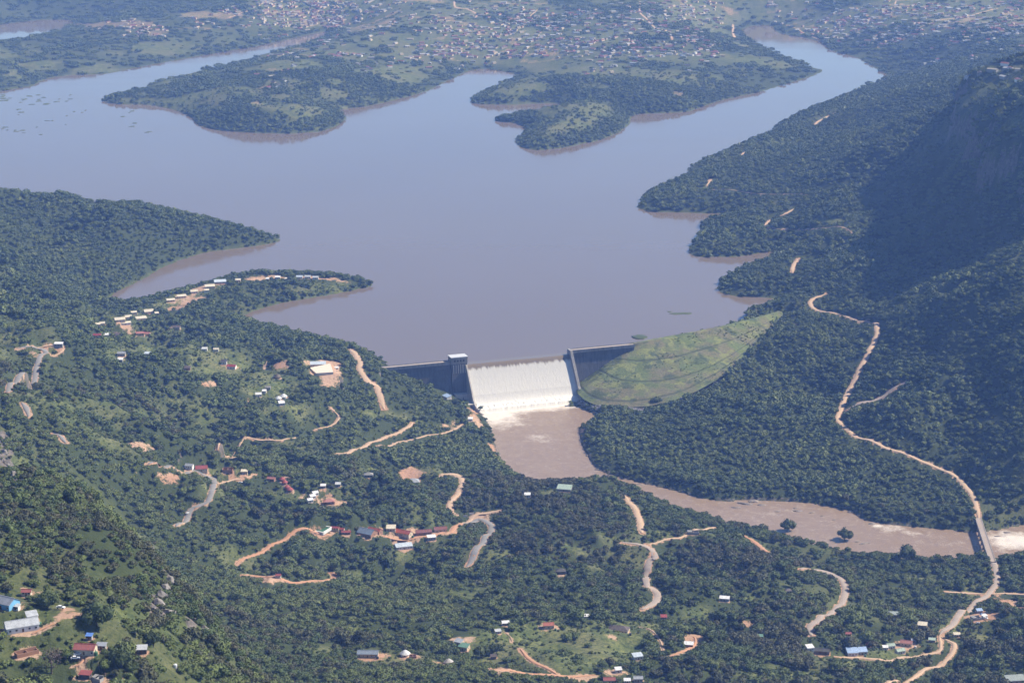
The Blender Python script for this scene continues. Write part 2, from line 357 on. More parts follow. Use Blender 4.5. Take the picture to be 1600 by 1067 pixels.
def terrain_mat(t, b):
    big = noise(t, 0.012, 5, 0.6); mid = noise(t, 0.05, 5, 0.65); fine = noise(t, 0.25, 5, 0.7); vfine = noise(t, 0.9, 4, 0.7)
    grass = mixc(t, ramp(t, mid, [(0.42, 0.0), (0.58, 1.0)]), (0.085, 0.108, 0.036), (0.175, 0.185, 0.064))
    grass = mixc(t, ramp(t, big, [(0.46, 0.0), (0.6, 0.7)]), grass, (0.185, 0.17, 0.08))
    grass = mixc(t, ramp(t, fine, [(0.46, 0.0), (0.6, 0.8)]), grass, (0.034, 0.05, 0.02))
    grass = mixc(t, ramp(t, vfine, [(0.45, 0.0), (0.62, 0.55)]), grass, (0.05, 0.066, 0.028))
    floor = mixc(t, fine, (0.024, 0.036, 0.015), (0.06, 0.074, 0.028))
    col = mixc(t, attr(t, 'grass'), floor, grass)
    soil = mixc(t, fine, (0.33, 0.205, 0.13), (0.47, 0.335, 0.24))
    soil = mixc(t, ramp(t, big, [(0.4, 0.0), (0.62, 0.55)]), soil, (0.34, 0.17, 0.10))
    s = math_(t, 'ADD', attr(t, 'soil'), math_(t, 'MULTIPLY', math_(t, 'SUBTRACT', fine, 0.5), 1.5))
    s = math_(t, 'ADD', s, math_(t, 'MULTIPLY', math_(t, 'SUBTRACT', vfine, 0.5), 0.7))
    col = mixc(t, ramp(t, s, [(0.42, 0.0), (0.6, 1.0)]), col, soil)
    rock = mixc(t, ramp(t, noise(t, 0.12, 6, 0.75), [(0.35, 0.0), (0.65, 1.0)]), (0.055, 0.05, 0.045), (0.19, 0.16, 0.135))
    rk = math_(t, 'ADD', attr(t, 'rock'), math_(t, 'MULTIPLY', math_(t, 'SUBTRACT', fine, 0.5), 1.2))
    col = mixc(t, ramp(t, rk, [(0.5, 0.0), (0.7, 1.0)]), col, rock)
    t.links.new(col, b.inputs['Base Color']); b.inputs['Roughness'].default_value = 0.95; b.inputs['Specular IOR Level'].default_value = 0.1
    bump(t, b, fine, 1.5, 0.8)
M_TERR = mat('ground_cover', terrain_mat)
def dirt(name, c1, c2, c3):
    def f(t, b):
        fine = noise(t, 0.35, 6, 0.65); big = noise(t, 0.04, 3)
        col = mixc(t, fine, c1, c2); col = mixc(t, ramp(t, big, [(0.4, 0.0), (0.7, 0.6)]), col, c3)
        t.links.new(col, b.inputs['Base Color']); b.inputs['Roughness'].default_value = 0.95; bump(t, b, fine, 0.25)
    return mat(name, f)
M_DIRT = dirt('pale_dirt', (0.38, 0.255, 0.165), (0.52, 0.375, 0.265), (0.42, 0.30, 0.19))
M_RED = dirt('red_dirt', (0.36, 0.175, 0.095), (0.48, 0.275, 0.17), (0.40, 0.22, 0.13))
M_ASPH = dirt('worn_asphalt', (0.17, 0.165, 0.16), (0.24, 0.23, 0.22), (0.26, 0.24, 0.21))
M_CONCROAD = dirt('dusty_asphalt', (0.29, 0.235, 0.195), (0.38, 0.305, 0.25), (0.26, 0.225, 0.195))
def lake_mat(t, b):
    big = noise(t, 0.0016, 4, 0.5)
    t.links.new(mixc(t, big, (0.146, 0.113, 0.086), (0.17, 0.134, 0.102)), b.inputs['Base Color'])
    mp = nd(t, 'ShaderNodeMapping'); mp.inputs['Scale'].default_value = (.0012, .006, 1); mp.inputs['Rotation'].default_value = (0, 0, .35); t.links.new(nd(t, 'ShaderNodeTexCoord').outputs['Object'], mp.inputs[0])
    t.links.new(ramp(t, noise(t, 1.0, 5, .6, vec=mp.outputs[0]), [(.35, .03), (.7, .14)]), b.inputs['Roughness']); b.inputs['IOR'].default_value = 1.33; b.inputs['Specular IOR Level'].default_value = 0.5
    bump(t, b, noise(t, 0.12, 3, 0.5), 0.035, 1.0)
M_LAKE = mat('muddy_lake_water', lake_mat)
def river_mat(t, b):
    tc = nd(t, 'ShaderNodeTexCoord'); mp = nd(t, 'ShaderNodeMapping'); mp.inputs['Scale'].default_value = (1, 1, 1); t.links.new(tc.outputs['Object'], mp.inputs[0])
    a = noise(t, 0.05, 6, 0.65, vec=mp.outputs[0]); f = noise(t, 0.35, 5, 0.7, vec=mp.outputs[0])
    col = mixc(t, a, (0.205, 0.142, 0.092), (0.28, 0.202, 0.138))
    fo = math_(t, 'ADD', attr(t, 'foam'), math_(t, 'MULTIPLY', math_(t, 'SUBTRACT', f, 0.5), 0.9))
    fo = math_(t, 'ADD', fo, math_(t, 'MULTIPLY', math_(t, 'SUBTRACT', a, 0.5), 1.0))
    col = mixc(t, ramp(t, fo, [(0.26, 0.0), (0.75, 1.0)]), col, (0.66, 0.59, 0.52))
    ln = noise(t, 0.03, 7, 0.6, vec=mp.outputs[0]); la = math_(t, 'ABSOLUTE', math_(t, 'SUBTRACT', ln, 0.5))
    lf = math_(t, 'MULTIPLY', ramp(t, la, [(0.0, 1.0), (0.018, 0.0)]), ramp(t, f, [(0.46, 0.0), (0.62, 0.5)]))
    col = mixc(t, lf, col, (0.62, 0.54, 0.46))
    t.links.new(col, b.inputs['Base Color']); b.inputs['Roughness'].default_value = 0.28; b.inputs['IOR'].default_value = 1.33; b.inputs['Specular IOR Level'].default_value = 0.4
    bump(t, b, f, 0.35, 1.0)
M_RIVER = mat('brown_river_water', river_mat)

# ------------------------------------------------------------------ object helpers
def put(name, me, m=None, parent=None, loc=None, rz=0.0, label=None, cat=None, group=None, kind=None):
    o = bpy.data.objects.new(name, me)
    if me is not None and m is not None:
        for mm in (m if isinstance(m, (list, tuple)) else [m]): me.materials.append(mm)
    COL.objects.link(o)
    if parent is not None: o.parent = parent
    if loc is not None: o.location = [float(q) for q in loc]
    if rz: o.rotation_euler = (0, 0, rz)
    tag(o, label, cat, group, kind); return o
def tag(o, label=None, cat=None, group=None, kind=None):
    for k, v in (('label', label), ('category', cat), ('group', group), ('kind', kind)):
        if v: o[k] = v
def grid_mesh(name, X, Y, Z, smooth=True):
    r, c = X.shape; me = bpy.data.meshes.new(name)
    co = np.stack([X, Y, Z], -1).reshape(-1, 3).astype(np.float32)
    i = np.arange((r - 1) * c).reshape(r - 1, c)[:, :-1].ravel()
    f = np.stack([i, i + 1, i + c + 1, i + c], 1).astype(np.int32)
    me.vertices.add(len(co)); me.vertices.foreach_set('co', co.ravel())
    me.loops.add(f.size); me.loops.foreach_set('vertex_index', f.ravel())
    me.polygons.add(len(f)); me.polygons.foreach_set('loop_start', np.arange(0, f.size, 4, dtype=np.int32))
    me.polygons.foreach_set('loop_total', np.full(len(f), 4, np.int32))
    me.update(calc_edges=True)
    me.polygons.foreach_set('use_smooth', np.full(len(f), smooth)); return me
def set_attr(me, name, arr):
    a = me.attributes.new(name, 'FLOAT', 'POINT'); a.data.foreach_set('value', np.asarray(arr, np.float32).ravel())
class MB:
    """collects simple solids into one mesh"""
    def __init__(s): s.v = []; s.f = []; s.mi = []
    def add(s, vs, fs, mi=0):
        n = len(s.v); s.v += [tuple(float(c) for c in q) for q in vs]; s.f += [tuple(n + i for i in f) for f in fs]; s.mi += [mi] * len(fs); return s
    def hexa(s, p, mi=0):      # 4 bottom points, 4 top points, both counter-clockwise
        return s.add(p, [(3, 2, 1, 0), (4, 5, 6, 7), (0, 1, 5, 4), (1, 2, 6, 5), (2, 3, 7, 6), (3, 0, 4, 7)], mi)
    def box(s, x0, x1, y0, y1, z0, z1, mi=0):
        return s.hexa([(x0, y0, z0), (x1, y0, z0), (x1, y1, z0), (x0, y1, z0), (x0, y0, z1), (x1, y0, z1), (x1, y1, z1), (x0, y1, z1)], mi)
    def cyl(s, x, y, z0, z1, r0, r1, n=12, mi=0):
        vs = [(x + r * math.cos(2 * math.pi * k / n), y + r * math.sin(2 * math.pi * k / n), z) for z, r in ((z0, r0), (z1, r1)) for k in range(n)]
        return s.add(vs, [tuple(range(n))[::-1], tuple(range(n, 2 * n))] + [(k, (k + 1) % n, n + (k + 1) % n, n + k) for k in range(n)], mi)
    def mesh(s, name, smooth=False):
        me = bpy.data.meshes.new(name); me.from_pydata(s.v, [], s.f); me.update()
        for p, m in zip(me.polygons, s.mi): p.material_index = m; p.use_smooth = smooth
        return me
    def put(s, name, m, parent=None, **kw): return put(name, s.mesh(name), m, parent, **kw)

# ------------------------------------------------------------------ roads: survey, cut into the ground
ROADS = [  # name, label-less setting; width in metres, material, bearings
 ('dirt_road', 10, M_DIRT, [(547,546),(557,556),(563,568),(562,576),(568,588),(577,598),(588,604),(594,620),(601,641)]),
 ('dirt_road', 7.5, M_DIRT, [(645,660),(630,672),(600,685),(575,695),(552,703),(525,710)]),
 ('dirt_track', 4, M_DIRT, [(722,664),(700,675),(660,683),(620,692),(590,697)]),
 ('dirt_track', 4, M_DIRT, [(340,705),(375,697),(410,690),(440,688),(462,684)]),
 ('dirt_track', 3.5, M_DIRT, [(512,635),(528,650),(527,658),(510,668),(490,673)]),
 ('dirt_road', 9, M_DIRT, [(688,742),(712,742),(722,752),(718,768),(706,782),(703,795),(712,804)]),
 ('asphalt_road', 9, M_ASPH, [(722,818),(748,812),(766,820),(767,832),(755,850),(740,868),(729,886)]),
 ('dirt_road', 7, M_DIRT, [(722,818),(740,808),(765,802),(784,797)]),
 ('dirt_road', 7, M_RED, [(560,838),(600,838),(650,840),(690,832),(722,818)]),
 ('dirt_road', 6.5, M_RED, [(370,881),(390,870),(420,855),(450,840),(468,828),(480,826),(495,835),(517,838)]),
 ('dirt_track', 6, M_RED, [(375,899),(400,902),(440,905),(465,911),(505,908),(523,901),(512,896)]),
 ('asphalt_road', 8, M_ASPH, [(232,726),(262,730),(295,738),(322,745),(336,757),(330,770),(312,790),(295,805),(275,823)]),
 ('dirt_road', 5, M_DIRT, [(336,757),(360,752),(380,750),(398,742)]),
 ('asphalt_road', 8, M_ASPH, [(28,545),(58,545),(72,552),(60,567),(35,583),(17,597),(11,613)]),
 ('dirt_track', 6, M_DIRT, [(58,545),(75,541),(98,543),(95,552),(80,558)]),
 ('asphalt_road', 8, M_ASPH, [(34,630),(42,640),(45,652)]),
 ('asphalt_road', 7, M_ASPH, [(82,678),(94,683),(103,693)]),
 ('dirt_road', 9, M_DIRT, [(976,775),(985,787),(995,800),(1000,815),(1003,833)]),
 ('worn_road', 9, M_CONCROAD, [(972,847),(1000,851),(1018,860),(1022,873),(1012,890),(1010,905),(1018,920),(1027,930),(1022,943),(1003,952)]),
 ('dirt_track', 5, M_DIRT, [(1010,850),(1040,843),(1070,838),(1100,828),(1118,824)]),
 ('asphalt_road', 9, M_CONCROAD, [(1250,890),(1275,891),(1305,900),(1320,915),(1318,935),(1300,955),(1280,967),(1265,980),(1268,993)]),
 ('dirt_road', 7, M_RED, [(1163,838),(1180,848),(1202,864)]),
 ('dirt_road', 8, M_DIRT, [(1290,460),(1270,468),(1267,478),(1290,488),(1335,500),(1360,507),(1371,515),(1368,530),(1355,555),(1340,585),(1325,615),(1312,645),(1309,657),(1320,668),(1340,684),(1380,699),(1430,717),(1475,735),(1497,748),(1512,765),(1522,780),(1527,797),(1529,812)]),
 ('asphalt_road', 8, M_CONCROAD, [(1549,872),(1555,890),(1557,910),(1545,928),(1520,948),(1490,975),(1467,993)]),
 ('dirt_road', 6, M_DIRT, [(1475,925),(1505,927),(1543,929)]),
 ('dirt_road', 6, M_DIRT, [(1547,929),(1570,928),(1605,930)]),
 ('dirt_road', 4.5, M_DIRT, [(1468,994),(1470,1005),(1465,1020),(1430,1028),(1380,1032),(1340,1028),(1305,1027)]),
 ('dirt_road', 5.5, M_DIRT, [(1468,994),(1490,1005),(1488,1020),(1475,1035),(1440,1050),(1400,1063),(1380,1072)]),
 ('dirt_road', 8, M_DIRT, [(1247,405),(1240,415),(1238,426)]),
 ('dirt_track', 6, M_DIRT, [(1194,353),(1203,344)]),
 ('dirt_track', 6, M_DIRT, [(1222,337),(1240,327)]),
 ('dirt_track', 3.5, M_DIRT, [(1115,297),(1160,301),(1225,304),(1262,306)]),
 ('dirt_track', 3.5, M_DIRT, [(1200,356),(1260,360),(1330,364)]),
 ('dirt_road', 9, M_DIRT, [(1273,198),(1276,192),(1285,187),(1316,172)]),
 ('dirt_track', 8, M_DIRT, [(1357,153),(1382,145)]),
 ('dirt_track', 8, M_DIRT, [(1104,291),(1110,282)]),
 ('dirt_track', 7, M_DIRT, [(1158,243),(1164,238)]),
 ('rocky_gully', 8, M_CONCROAD, [(1318,642),(1335,635),(1370,625),(1398,607),(1415,599)]),
 ('dirt_road', 10, M_DIRT, [(1145,38),(1146,55),(1152,64)]),
 ('dirt_road', 8, M_DIRT, [(1000,3),(1000,20),(1010,30),(1025,45),(1045,50),(1050,62)]),
 ('dirt_road', 8, M_DIRT, [(710,2),(712,12),(732,16),(745,23),(743,28)]),
 ('dirt_road', 8, M_DIRT, [(413,10),(420,6),(436,1)]),
 ('dirt_road', 6, M_DIRT, [(355,30),(370,24),(385,17)]),
 ('dirt_road', 6, M_DIRT, [(1230,40),(1255,52),(1284,64)]),
 ('dirt_road', 7, M_DIRT, [(1371,76),(1378,68),(1415,56),(1431,47),(1500,28),(1560,14)]),
 ('dirt_road', 6, M_DIRT, [(1400,2),(1395,12),(1375,20)]),
 ('dirt_road', 6, M_DIRT, [(826,28),(840,16)]),
 ('dirt_road', 6, M_DIRT, [(1060,68),(1120,70),(1180,72)]),
 ('dirt_track', 5, M_RED, [(813,1015),(825,1028),(845,1040),(872,1056)]),
 ('dirt_track', 5, M_RED, [(765,1045),(800,1048),(872,1056),(930,1055)]),
 ('dirt_track', 5, M_RED, [(1047,1026),(1072,1016),(1087,1003),(1083,995)]),
 ('dirt_track', 4, M_RED, [(125,1022),(130,1034),(118,1043)]),
 ('dirt_track', 4, M_RED, [(50,992),(66,984),(84,976)]),
 ('footpath', 2, M_DIRT, [(785,986),(797,996),(800,1003)]),
 ('footpath', 2, M_DIRT, [(1000,980),(1018,985),(1030,1000),(1036,1016)]),
 ('footpath', 3, M_DIRT, [(417,565),(412,578)]),
]
RD = np.full(H.shape, 1e6); RH = np.zeros(H.shape); NEAR = np.zeros(H.shape)
def stamp(x, y, half, z, pad):
    r = math.hypot(x, y); th = math.atan2(x, y); R = half + pad
    i0, i1 = np.searchsorted(RR, [r - R, r + R]); j0, j1 = np.searchsorted(TH, [th - R / r, th + R / r])
    i0 = max(i0 - 1, 0); j0 = max(j0 - 1, 0); sl = (slice(i0, i1 + 1), slice(j0, j1 + 1))
    d = np.hypot(GX[sl] - x, GY[sl] - y) - half
    b = d < RD[sl]; RD[sl] = np.where(b, d, RD[sl]); RH[sl] = np.where(b, z, RH[sl])
def spline(p, step):
    p = np.array(p, float); q = [2 * p[0] - p[1], *p, 2 * p[-1] - p[-2]]; out = []
    for k in range(1, len(q) - 2):
        a, b, c_, d = q[k - 1], q[k], q[k + 1], q[k + 2]; m = max(2, int(np.linalg.norm(c_ - b) / step))
        for s in range(m):
            t = s / m; out.append(0.5 * ((2 * b) + (-a + c_) * t + (2 * a - 5 * b + 4 * c_ - d) * t * t + (-a + 3 * b - 3 * c_ + d) * t ** 3))
    out.append(p[-1]); return np.array(out)
road_lines = []
for name, wd, m, px in ROADS:
    wd *= .84
    pts = [hit(u, v) for u, v in px]
    l = spline([q[:2] for q in pts], 4.0 if pts[0][1] < 4500 else 12.0)
    z = lookup(H, l[:, 0], l[:, 1])
    z0 = z.copy()
    for _ in range(6): z = np.r_[z[0], (z[:-2] + 2 * z[1:-1] + z[2:]) / 4, z[-1]]
    z = np.maximum(z, z0 + .2)
    for _ in range(2): z = np.r_[z[0], (z[:-2] + 2 * z[1:-1] + z[2:]) / 4, z[-1]]
    if name == 'asphalt_road' and px[0] == (1549, 872): z[:6] = np.minimum(z[:6], -54)
    road_lines.append((name, wd, m, l, z))
    for (x, y), zz in zip(l, z): stamp(x, y, wd / 2, zz, 14)
# ------------------------------------------------------------------ buildings: survey (bearing of the base, length in px, depth/length, turn, style, roof, wall, label)
HOUSES = [
 (10,948,34,.75,-28,'g','zinc','sky','grey roofed house with pale blue gable at the left edge',1),
 (34,984,50,.50,24,'g','zincl','white','long white metal roofed house on the foreground grass',1),
 (50,968,16,.9,24,'m','zincl','white','small flat annex behind the long white metal roofed house',0),
 (134,1020,32,.62,-6,'g','red','cream','red roofed house with cream gable and two cars outside',1),
 (159,1014,14,.6,-6,'m','zinc','grey','grey tin lean-to beside the cream gable red house',0),
 (140,999,9,.8,-6,'m','blue','grey','bright blue shed roof behind the red roofed foreground house',0),
 (222,1020,15,.8,5,'m','zincl','dark','small dark hut with grey tin roof on bare ground at the cliff edge',0),
 (134,1060,17,.6,-12,'m','red','dark','red tin roofed shed at the bottom edge',0),
 (153,1064,15,.8,-20,'f','grey','grey','grey block shed beside the red tin shed at the bottom edge',0),
 (42,1024,36,.35,35,'f','brick','brick','roofless brick ruin among trees at lower left',0),
 (26,953,10,.7,-20,'m','zincl','white','white lean-to in front of the pale blue gable house',0),
 (42,930,14,.7,0,'g','red','cream','small red roof behind trees near the left edge',0),
 (575,1025,32,.42,-2,'g','slate','cream','long slate blue roof in the trees at bottom centre',1),
 (633,1024,15,1,0,'r','whiter','white','white dome roofed round hut at bottom centre',0),
 (645,1027,11,.6,10,'f','grey','brick','low brick walls beside the white dome round hut',0),
 (717,1006,12,.8,-30,'m','zinc','cream','grey mono pitch half of the grey and green house pair',0),
 (725,1014,15,.75,-22,'m','green','cream','green metal roof half of the grey and green house pair',0),
 (701,1037,14,1,0,'r','thatch','brick','round hut with pale cone roof and red wall',0),
 (790,976,11,.6,8,'m','whiter','grey','tiny white roof at the tree line above the green clearing',0),
 (778,989,9,.7,15,'m','zincl','grey','tiny grey roof beside the footpath',0),
 (771,1029,9,.7,0,'m','brown','brown','little brown hut left of the forked red track',0),
 (857,981,16,.7,6,'g','orange','cream','orange red roofed house in the green clearing',1),
 (915,966,17,.38,-8,'m','whiter','grey','long white roof against the trees above the clearing',0),
 (967,986,31,.55,-14,'h','brown','cream','large dark brown hipped roof house in the clearing',1),
 (996,1029,15,.7,18,'m','zincb','white','pale blue grey roofed house below the brown hipped house',0),
 (1076,1010,14,.6,-10,'m','whiter','brick','white roofed brick house on a red earth loop',0),
 (966,1050,10,.8,10,'m','whiter','white','bright white roof near the bottom edge centre',0),
 (1132,938,15,.5,-12,'m','whiter','grey','isolated bright white roof in the dark trees',0),
 (980,1066,10,.7,0,'m','whiter','white','white roofed hut cut by the bottom edge',0),
 (997,1064,14,.7,0,'g','zinc','grey','grey roofed hut at the bottom edge beside the white hut',0),
 (952,1066,18,.6,0,'g','red','cream','red roofed house cut by the bottom edge',0),
 (1188,997,8,.8,0,'m','green','grey','tiny green roof among trees at lower right',0),
 (1037,967,9,.8,0,'m','red','brick','dark red hut on the grass above the clearing',0),
 (1265,1015,11,.9,15,'m','whiter','white','white cube hut left of the black roofed shed',0),
 (1282,1020,28,.4,-12,'g','black','brown','long black roofed shed at lower right',0),
 (1331,1022,16,.9,5,'m','bluel','white','left half of the light blue roofed house',0),
 (1346,1021,16,.8,5,'m','bluel','grey','right half of the light blue roofed house',0),
 (1357,1009,9,1,0,'r','redr','brick','tiny red round hut behind the light blue roof',0),
 (1325,993,9,.7,0,'g','red','cream','small red and cream hut beside the lower right track',0),
 (1396,963,17,.5,-4,'m','zincg','grey','grey green roof beside the orange earth scar',0),
 (1441,980,14,.7,-14,'m','cream','grey','pale cream roof left of the tarred road',0),
 (1391,1012,13,.7,10,'g','greenp','white','left pale green roof of the lower right compound',0),
 (1406,1020,14,.7,20,'g','greenp','white','front pale green roof of the lower right compound',0),
 (1416,1008,18,.6,-18,'g','pink','cream','pinkish red roof of the lower right compound',0),
 (1383,1014,8,.8,0,'m','whiter','white','white outhouse left of the pale green roofs',0),
 (1456,1002,10,.6,-10,'m','greenp','grey','small pale green shed at the road bend',0),
 (1427,1003,6,.8,0,'m','zinc','grey','tiny grey shed between compound and road bend',0),
 (1495,994,10,.6,0,'m','cream','cream','pale slab roof right of the tarred road',0),
 (1525,968,16,.6,20,'f','grey','grey','grey walls of the roadside scrap yard',0),
 (1530,957,9,.7,10,'m','bluel','grey','little blue roof in the roadside scrap yard',0),
 (1538,965,8,.7,30,'m','whiter','white','little white roof in the roadside scrap yard',0),
 (1586,1066,30,.5,8,'m','zincg','grey','concrete grey roof at the bottom right corner',0),
 (1231,926,10,.8,10,'h','brown','grey','brown roofed hut hidden in trees left of the curving road',0),
 (574,836,26,.75,-30,'g','slate','brick','school hall with slate blue metal roof',1),
 (586,832,22,.5,-30,'g','orange','brick','red roofed wing behind the slate blue school hall',0),
 (630,836,27,.45,-27,'g','orange','cream','bright orange red roofed classroom block',1),
 (662,835,24,.45,12,'g','redd','brick','left half of the dark red roofed classroom block',0),
 (688,830,20,.5,12,'g','redd','cream','right half of the dark red roofed classroom block',0),
 (631,857,26,.42,16,'m','zincb','white','long blue white metal roof below the school',1),
 (674,843,13,.6,12,'m','whiter','grey','small white roof in front of the dark red classrooms',0),
 (611,829,14,.8,0,'m','cream','cream','cream canopy between the slate hall and the orange block',0),
 (524,828,12,.5,-12,'g','red','cream','first small red roof right of the walled green pool',0),
 (533,831,10,.6,-12,'g','red','cream','second small red roof right of the walled green pool',0),
 (541,835,14,.45,0,'g','red','brick','low red roof nearest the school hall',0),
 (441,751,9,1,0,'r','redr','brick','first round red hut of the diagonal row',0),
 (445,757,9,1,0,'r','redr','brick','second round red hut of the diagonal row',0),
 (449,763,9,1,0,'r','redr','brick','third round red hut of the diagonal row',0),
 (453,769,10,1,0,'r','redr','brick','last and nearest round red hut of the diagonal row',0),
 (484,785,9,.9,30,'g','whiter','white','nearest gable of the white sawtooth roof row',0),
 (488,779,9,.9,30,'g','whiter','white','middle gable of the white sawtooth roof row',0),
 (492,773,9,.9,30,'g','whiter','white','farthest gable of the white sawtooth roof row',0),
 (514,787,17,.6,10,'h','pink','brick','dull red hipped house right of the white sawtooth roofs',0),
 (424,751,12,.6,-15,'g','pink','brick','red brown roof left of the round red huts',0),
 (403,727,9,.8,0,'m','cream','cream','pale roofed hut above the round red huts',0),
 (645,755,20,.75,8,'h','zinc','white','grey hipped house on the red earth court',1),
 (576,745,14,.7,0,'h','grey','grey','grey hut in trees above the school',0),
 (505,762,8,.8,0,'m','whiter','grey','tiny white roof behind the sawtooth row',0),
 (528,760,8,.8,0,'m','zincl','grey','tiny grey roof right of the sawtooth row',0),
 (882,766,22,.65,-12,'m','greenp','grey','pale green metal roof above the river ridge',1),
 (824,776,9,.8,0,'m','whiter','white','small white roof left of the pale green roof',0),
 (876,896,15,.7,0,'h','dark','dark','dark thatched hut in the central forest',0),
 (1083,834,18,.5,0,'f','grey','grey','unfinished concrete house on the ridge track',0),
 (435,902,8,.8,0,'g','red','white','red and white hut on the red earth road',0),
 (315,735,18,.7,8,'g','red','cream','red roofed house above the hairpin road',1),
 (296,731,12,.7,-10,'g','zinc','white','grey roofed house left of the red hairpin house',0),
 (356,737,16,.6,0,'f','brick','brick','brown roofless walls right of the red hairpin house',0),
 (382,741,10,.7,0,'m','cream','cream','cream hut above the parked white car',0),
 (92,542,13,.5,0,'m','whiter','grey','white roofed shelter at the left road junction',0),
 (497,572,24,.42,4,'m','zincb','cream','community hall with white blue roof beside the pale court',1),
 (404,619,9,.9,10,'g','whiter','white','white hut left of the round white huts',0),
 (413,614,6,.9,0,'m','whiter','white','tiny white outhouse beside the white hut',0),
 (443,622,11,1,0,'r','whiter','white','rear white round hut of the three',0),
 (435,626,10,1,0,'r','whiter','white','left white round hut of the three',0),
 (440,634,9,.9,15,'m','whiter','white','nearest small white house of the three huts',0),
 (433,591,12,1,0,'r','thatchd','brown','dark thatched round hut on the grass',0),
 (419,608,8,.8,0,'g','grey','grey','grey hut behind the white huts',0),
 (526,577,6,.7,0,'m','whiter','white','white kiosk right of the community hall',0),
 (698,622,14,.6,-55,'m','bluel','white','pale blue tilted shed roof at the dam toe',0),
 (735,657,7,.8,0,'m','whiter','white','white hut in the trees at the outlet',0),
 (190,556,12,.7,0,'g','zinc','grey','grey roofed house above the left gully',0),
 (188,565,8,.8,0,'m','whiter','grey','tiny white roof on the red yard of the left village',0),
 (231,556,10,.7,-10,'m','zincb','cream','pale blue roofed house in the left village',0),
 (320,548,8,.8,0,'g','whiter','white','white house in the middle of the upper village',0),
 (338,549,8,.8,0,'g','cream','white','cream roofed house right of the white village house',0),
 (362,576,14,.6,-10,'g','red','white','red and white roofed house of the upper village',0),
 (350,569,9,.8,0,'m','dark','white','dark roofed hut beside the red and white village house',0),
 (293,578,9,.8,0,'m','brown','brown','brown hut on the slope of the upper village',0),
 (152,527,12,.6,0,'g','red','cream','red roof at the left of the second village row',0),
 (167,526,11,.6,0,'m','whiter','cream','white roof in the second village row',0),
 (182,526,10,.6,0,'m','brown','cream','brown roof in the second village row',0),
 (219,524,12,.6,10,'g','pink','cream','left red roof at the right of the second village row',0),
 (229,525,11,.6,-10,'g','pink','cream','right red roof at the right of the second village row',0),
 (276,515,11,.6,0,'m','brown','cream','brown roof under trees beyond the second village row',0),
 (153,510,7,.8,10,'m','cream','cream','leftmost tiny cream roof of the spit row',0),
 (160,509,8,.9,10,'g','cream','cream','second cream roof from the left of the spit row',0),
 (187,503,16,.65,22,'g','cream','cream','large cream roof at the left of the spit row',0),
 (199,499,13,.65,22,'g','cream','cream','cream roof adjoining the large one on the spit row',0),
 (196,508,17,.35,22,'m','cream','white','long low cream roof in front of the spit row',0),
 (209,491,9,.7,22,'g','cream','cream','small cream roof behind the spit row tree',0),
 (220,501,18,.45,22,'m','cream','white','long cream roof right of the low one on the spit',0),
 (232,489,14,.75,22,'g','cream','cream','broad cream roof at the middle of the spit row',0),
 (245,492,6,.8,22,'m','cream','cream','tiny cream shed right of the broad spit roof',0),
 (267,472,13,.45,22,'m','cream','cream','cream roofed lodge beyond the gap in the spit row',0),
 (284,466,14,.45,22,'m','cream','cream','second cream lodge beyond the gap in the spit row',0),
 (303,458,11,.7,20,'g','cream','cream','third cream lodge beyond the gap in the spit row',0),
 (328,450,15,.55,15,'m','cream','cream','wide cream roofed lodge next to the pale blue roof',0),
 (323,456,7,.7,15,'m','cream','white','tiny white annex of the wide cream lodge',0),
 (344,443,18,.5,12,'m','zincb','grey','pale blue green roof at the right of the spit row',0),
 (468,435,10,.7,0,'g','zincb','white','left pale house of the three near the spit tip',0),
 (481,435,9,.7,0,'g','zincl','white','middle pale house of the three near the spit tip',0),
 (493,436,9,.7,0,'g','zincl','white','right pale house of the three near the spit tip',0),
 (434,436,8,.6,0,'m','whiter','white','white hut along the spit road',0),
 (418,438,5,.8,0,'m','whiter','cream','tiny cream hut along the spit road',0),
 (448,438,6,.7,0,'m','cream','cream','cream kiosk along the spit road',0),
 (372,440,8,.6,0,'m','cream','cream','cream hut between the lodges and the spit road',0),
]
PLOTS = []
for h in HOUSES:
    q = hit(h[0], h[1]); dep = project(*q)[2]; Lm = h[2] * dep / FPX; Wm = max(Lm * h[3], 2.4)
    PLOTS.append((q[0], q[1], float(q[2]), Lm, Wm)); stamp(q[0], q[1], max(Lm, Wm) * .52, q[2], 14)
for u_, v_, r_ in ((505, 580, 17), (505, 573, 12), (515, 594, 14)):
    q = hit(u_, v_); stamp(q[0], q[1], r_, hit(505, 580)[2], 14)
kk = sstep(1.0, 12.0, RD); H = np.where(RD < 1e5, RH * (1 - kk) + H * kk, H)
# cuttings: ground on the valley side of a road or yard is dug away where it would stand above the road's own view
SIGHT = [(x, y, zz + .5) for _, _, _, l, z in road_lines for (x, y), zz in zip(l, z) if y < 5000] + [(p_[0], p_[1], p_[2] + .9) for p_ in PLOTS]
for x, y, zz in SIGHT[::2]:
    r = math.hypot(x, y); back = np.arange(10, 150, 7.0); t = 1 - back / r; s_ = CAM_Z + (zz - CAM_Z) * t; g = lookup(H, x * t, y * t)
    for k in np.nonzero(g > s_ - .3)[0]:
        qx, qy = x * t[k], y * t[k]; rr_ = r - back[k]; th = math.atan2(qx, qy); R_ = 9.0
        i0, i1 = np.searchsorted(RR, [rr_ - R_, rr_ + R_]); j0, j1 = np.searchsorted(TH, [th - R_ / rr_, th + R_ / rr_]); sl = (slice(max(i0 - 1, 0), i1 + 1), slice(max(j0 - 1, 0), j1 + 1))
        w_ = np.clip(1.4 - np.hypot(GX[sl] - qx, GY[sl] - qy) / R_, 0, 1); ok_ = RD[sl] > 2
        H[sl] = np.where(ok_ & (H[sl] > s_[k] - .6), H[sl] * (1 - w_) + (s_[k] - .6) * w_, H[sl])

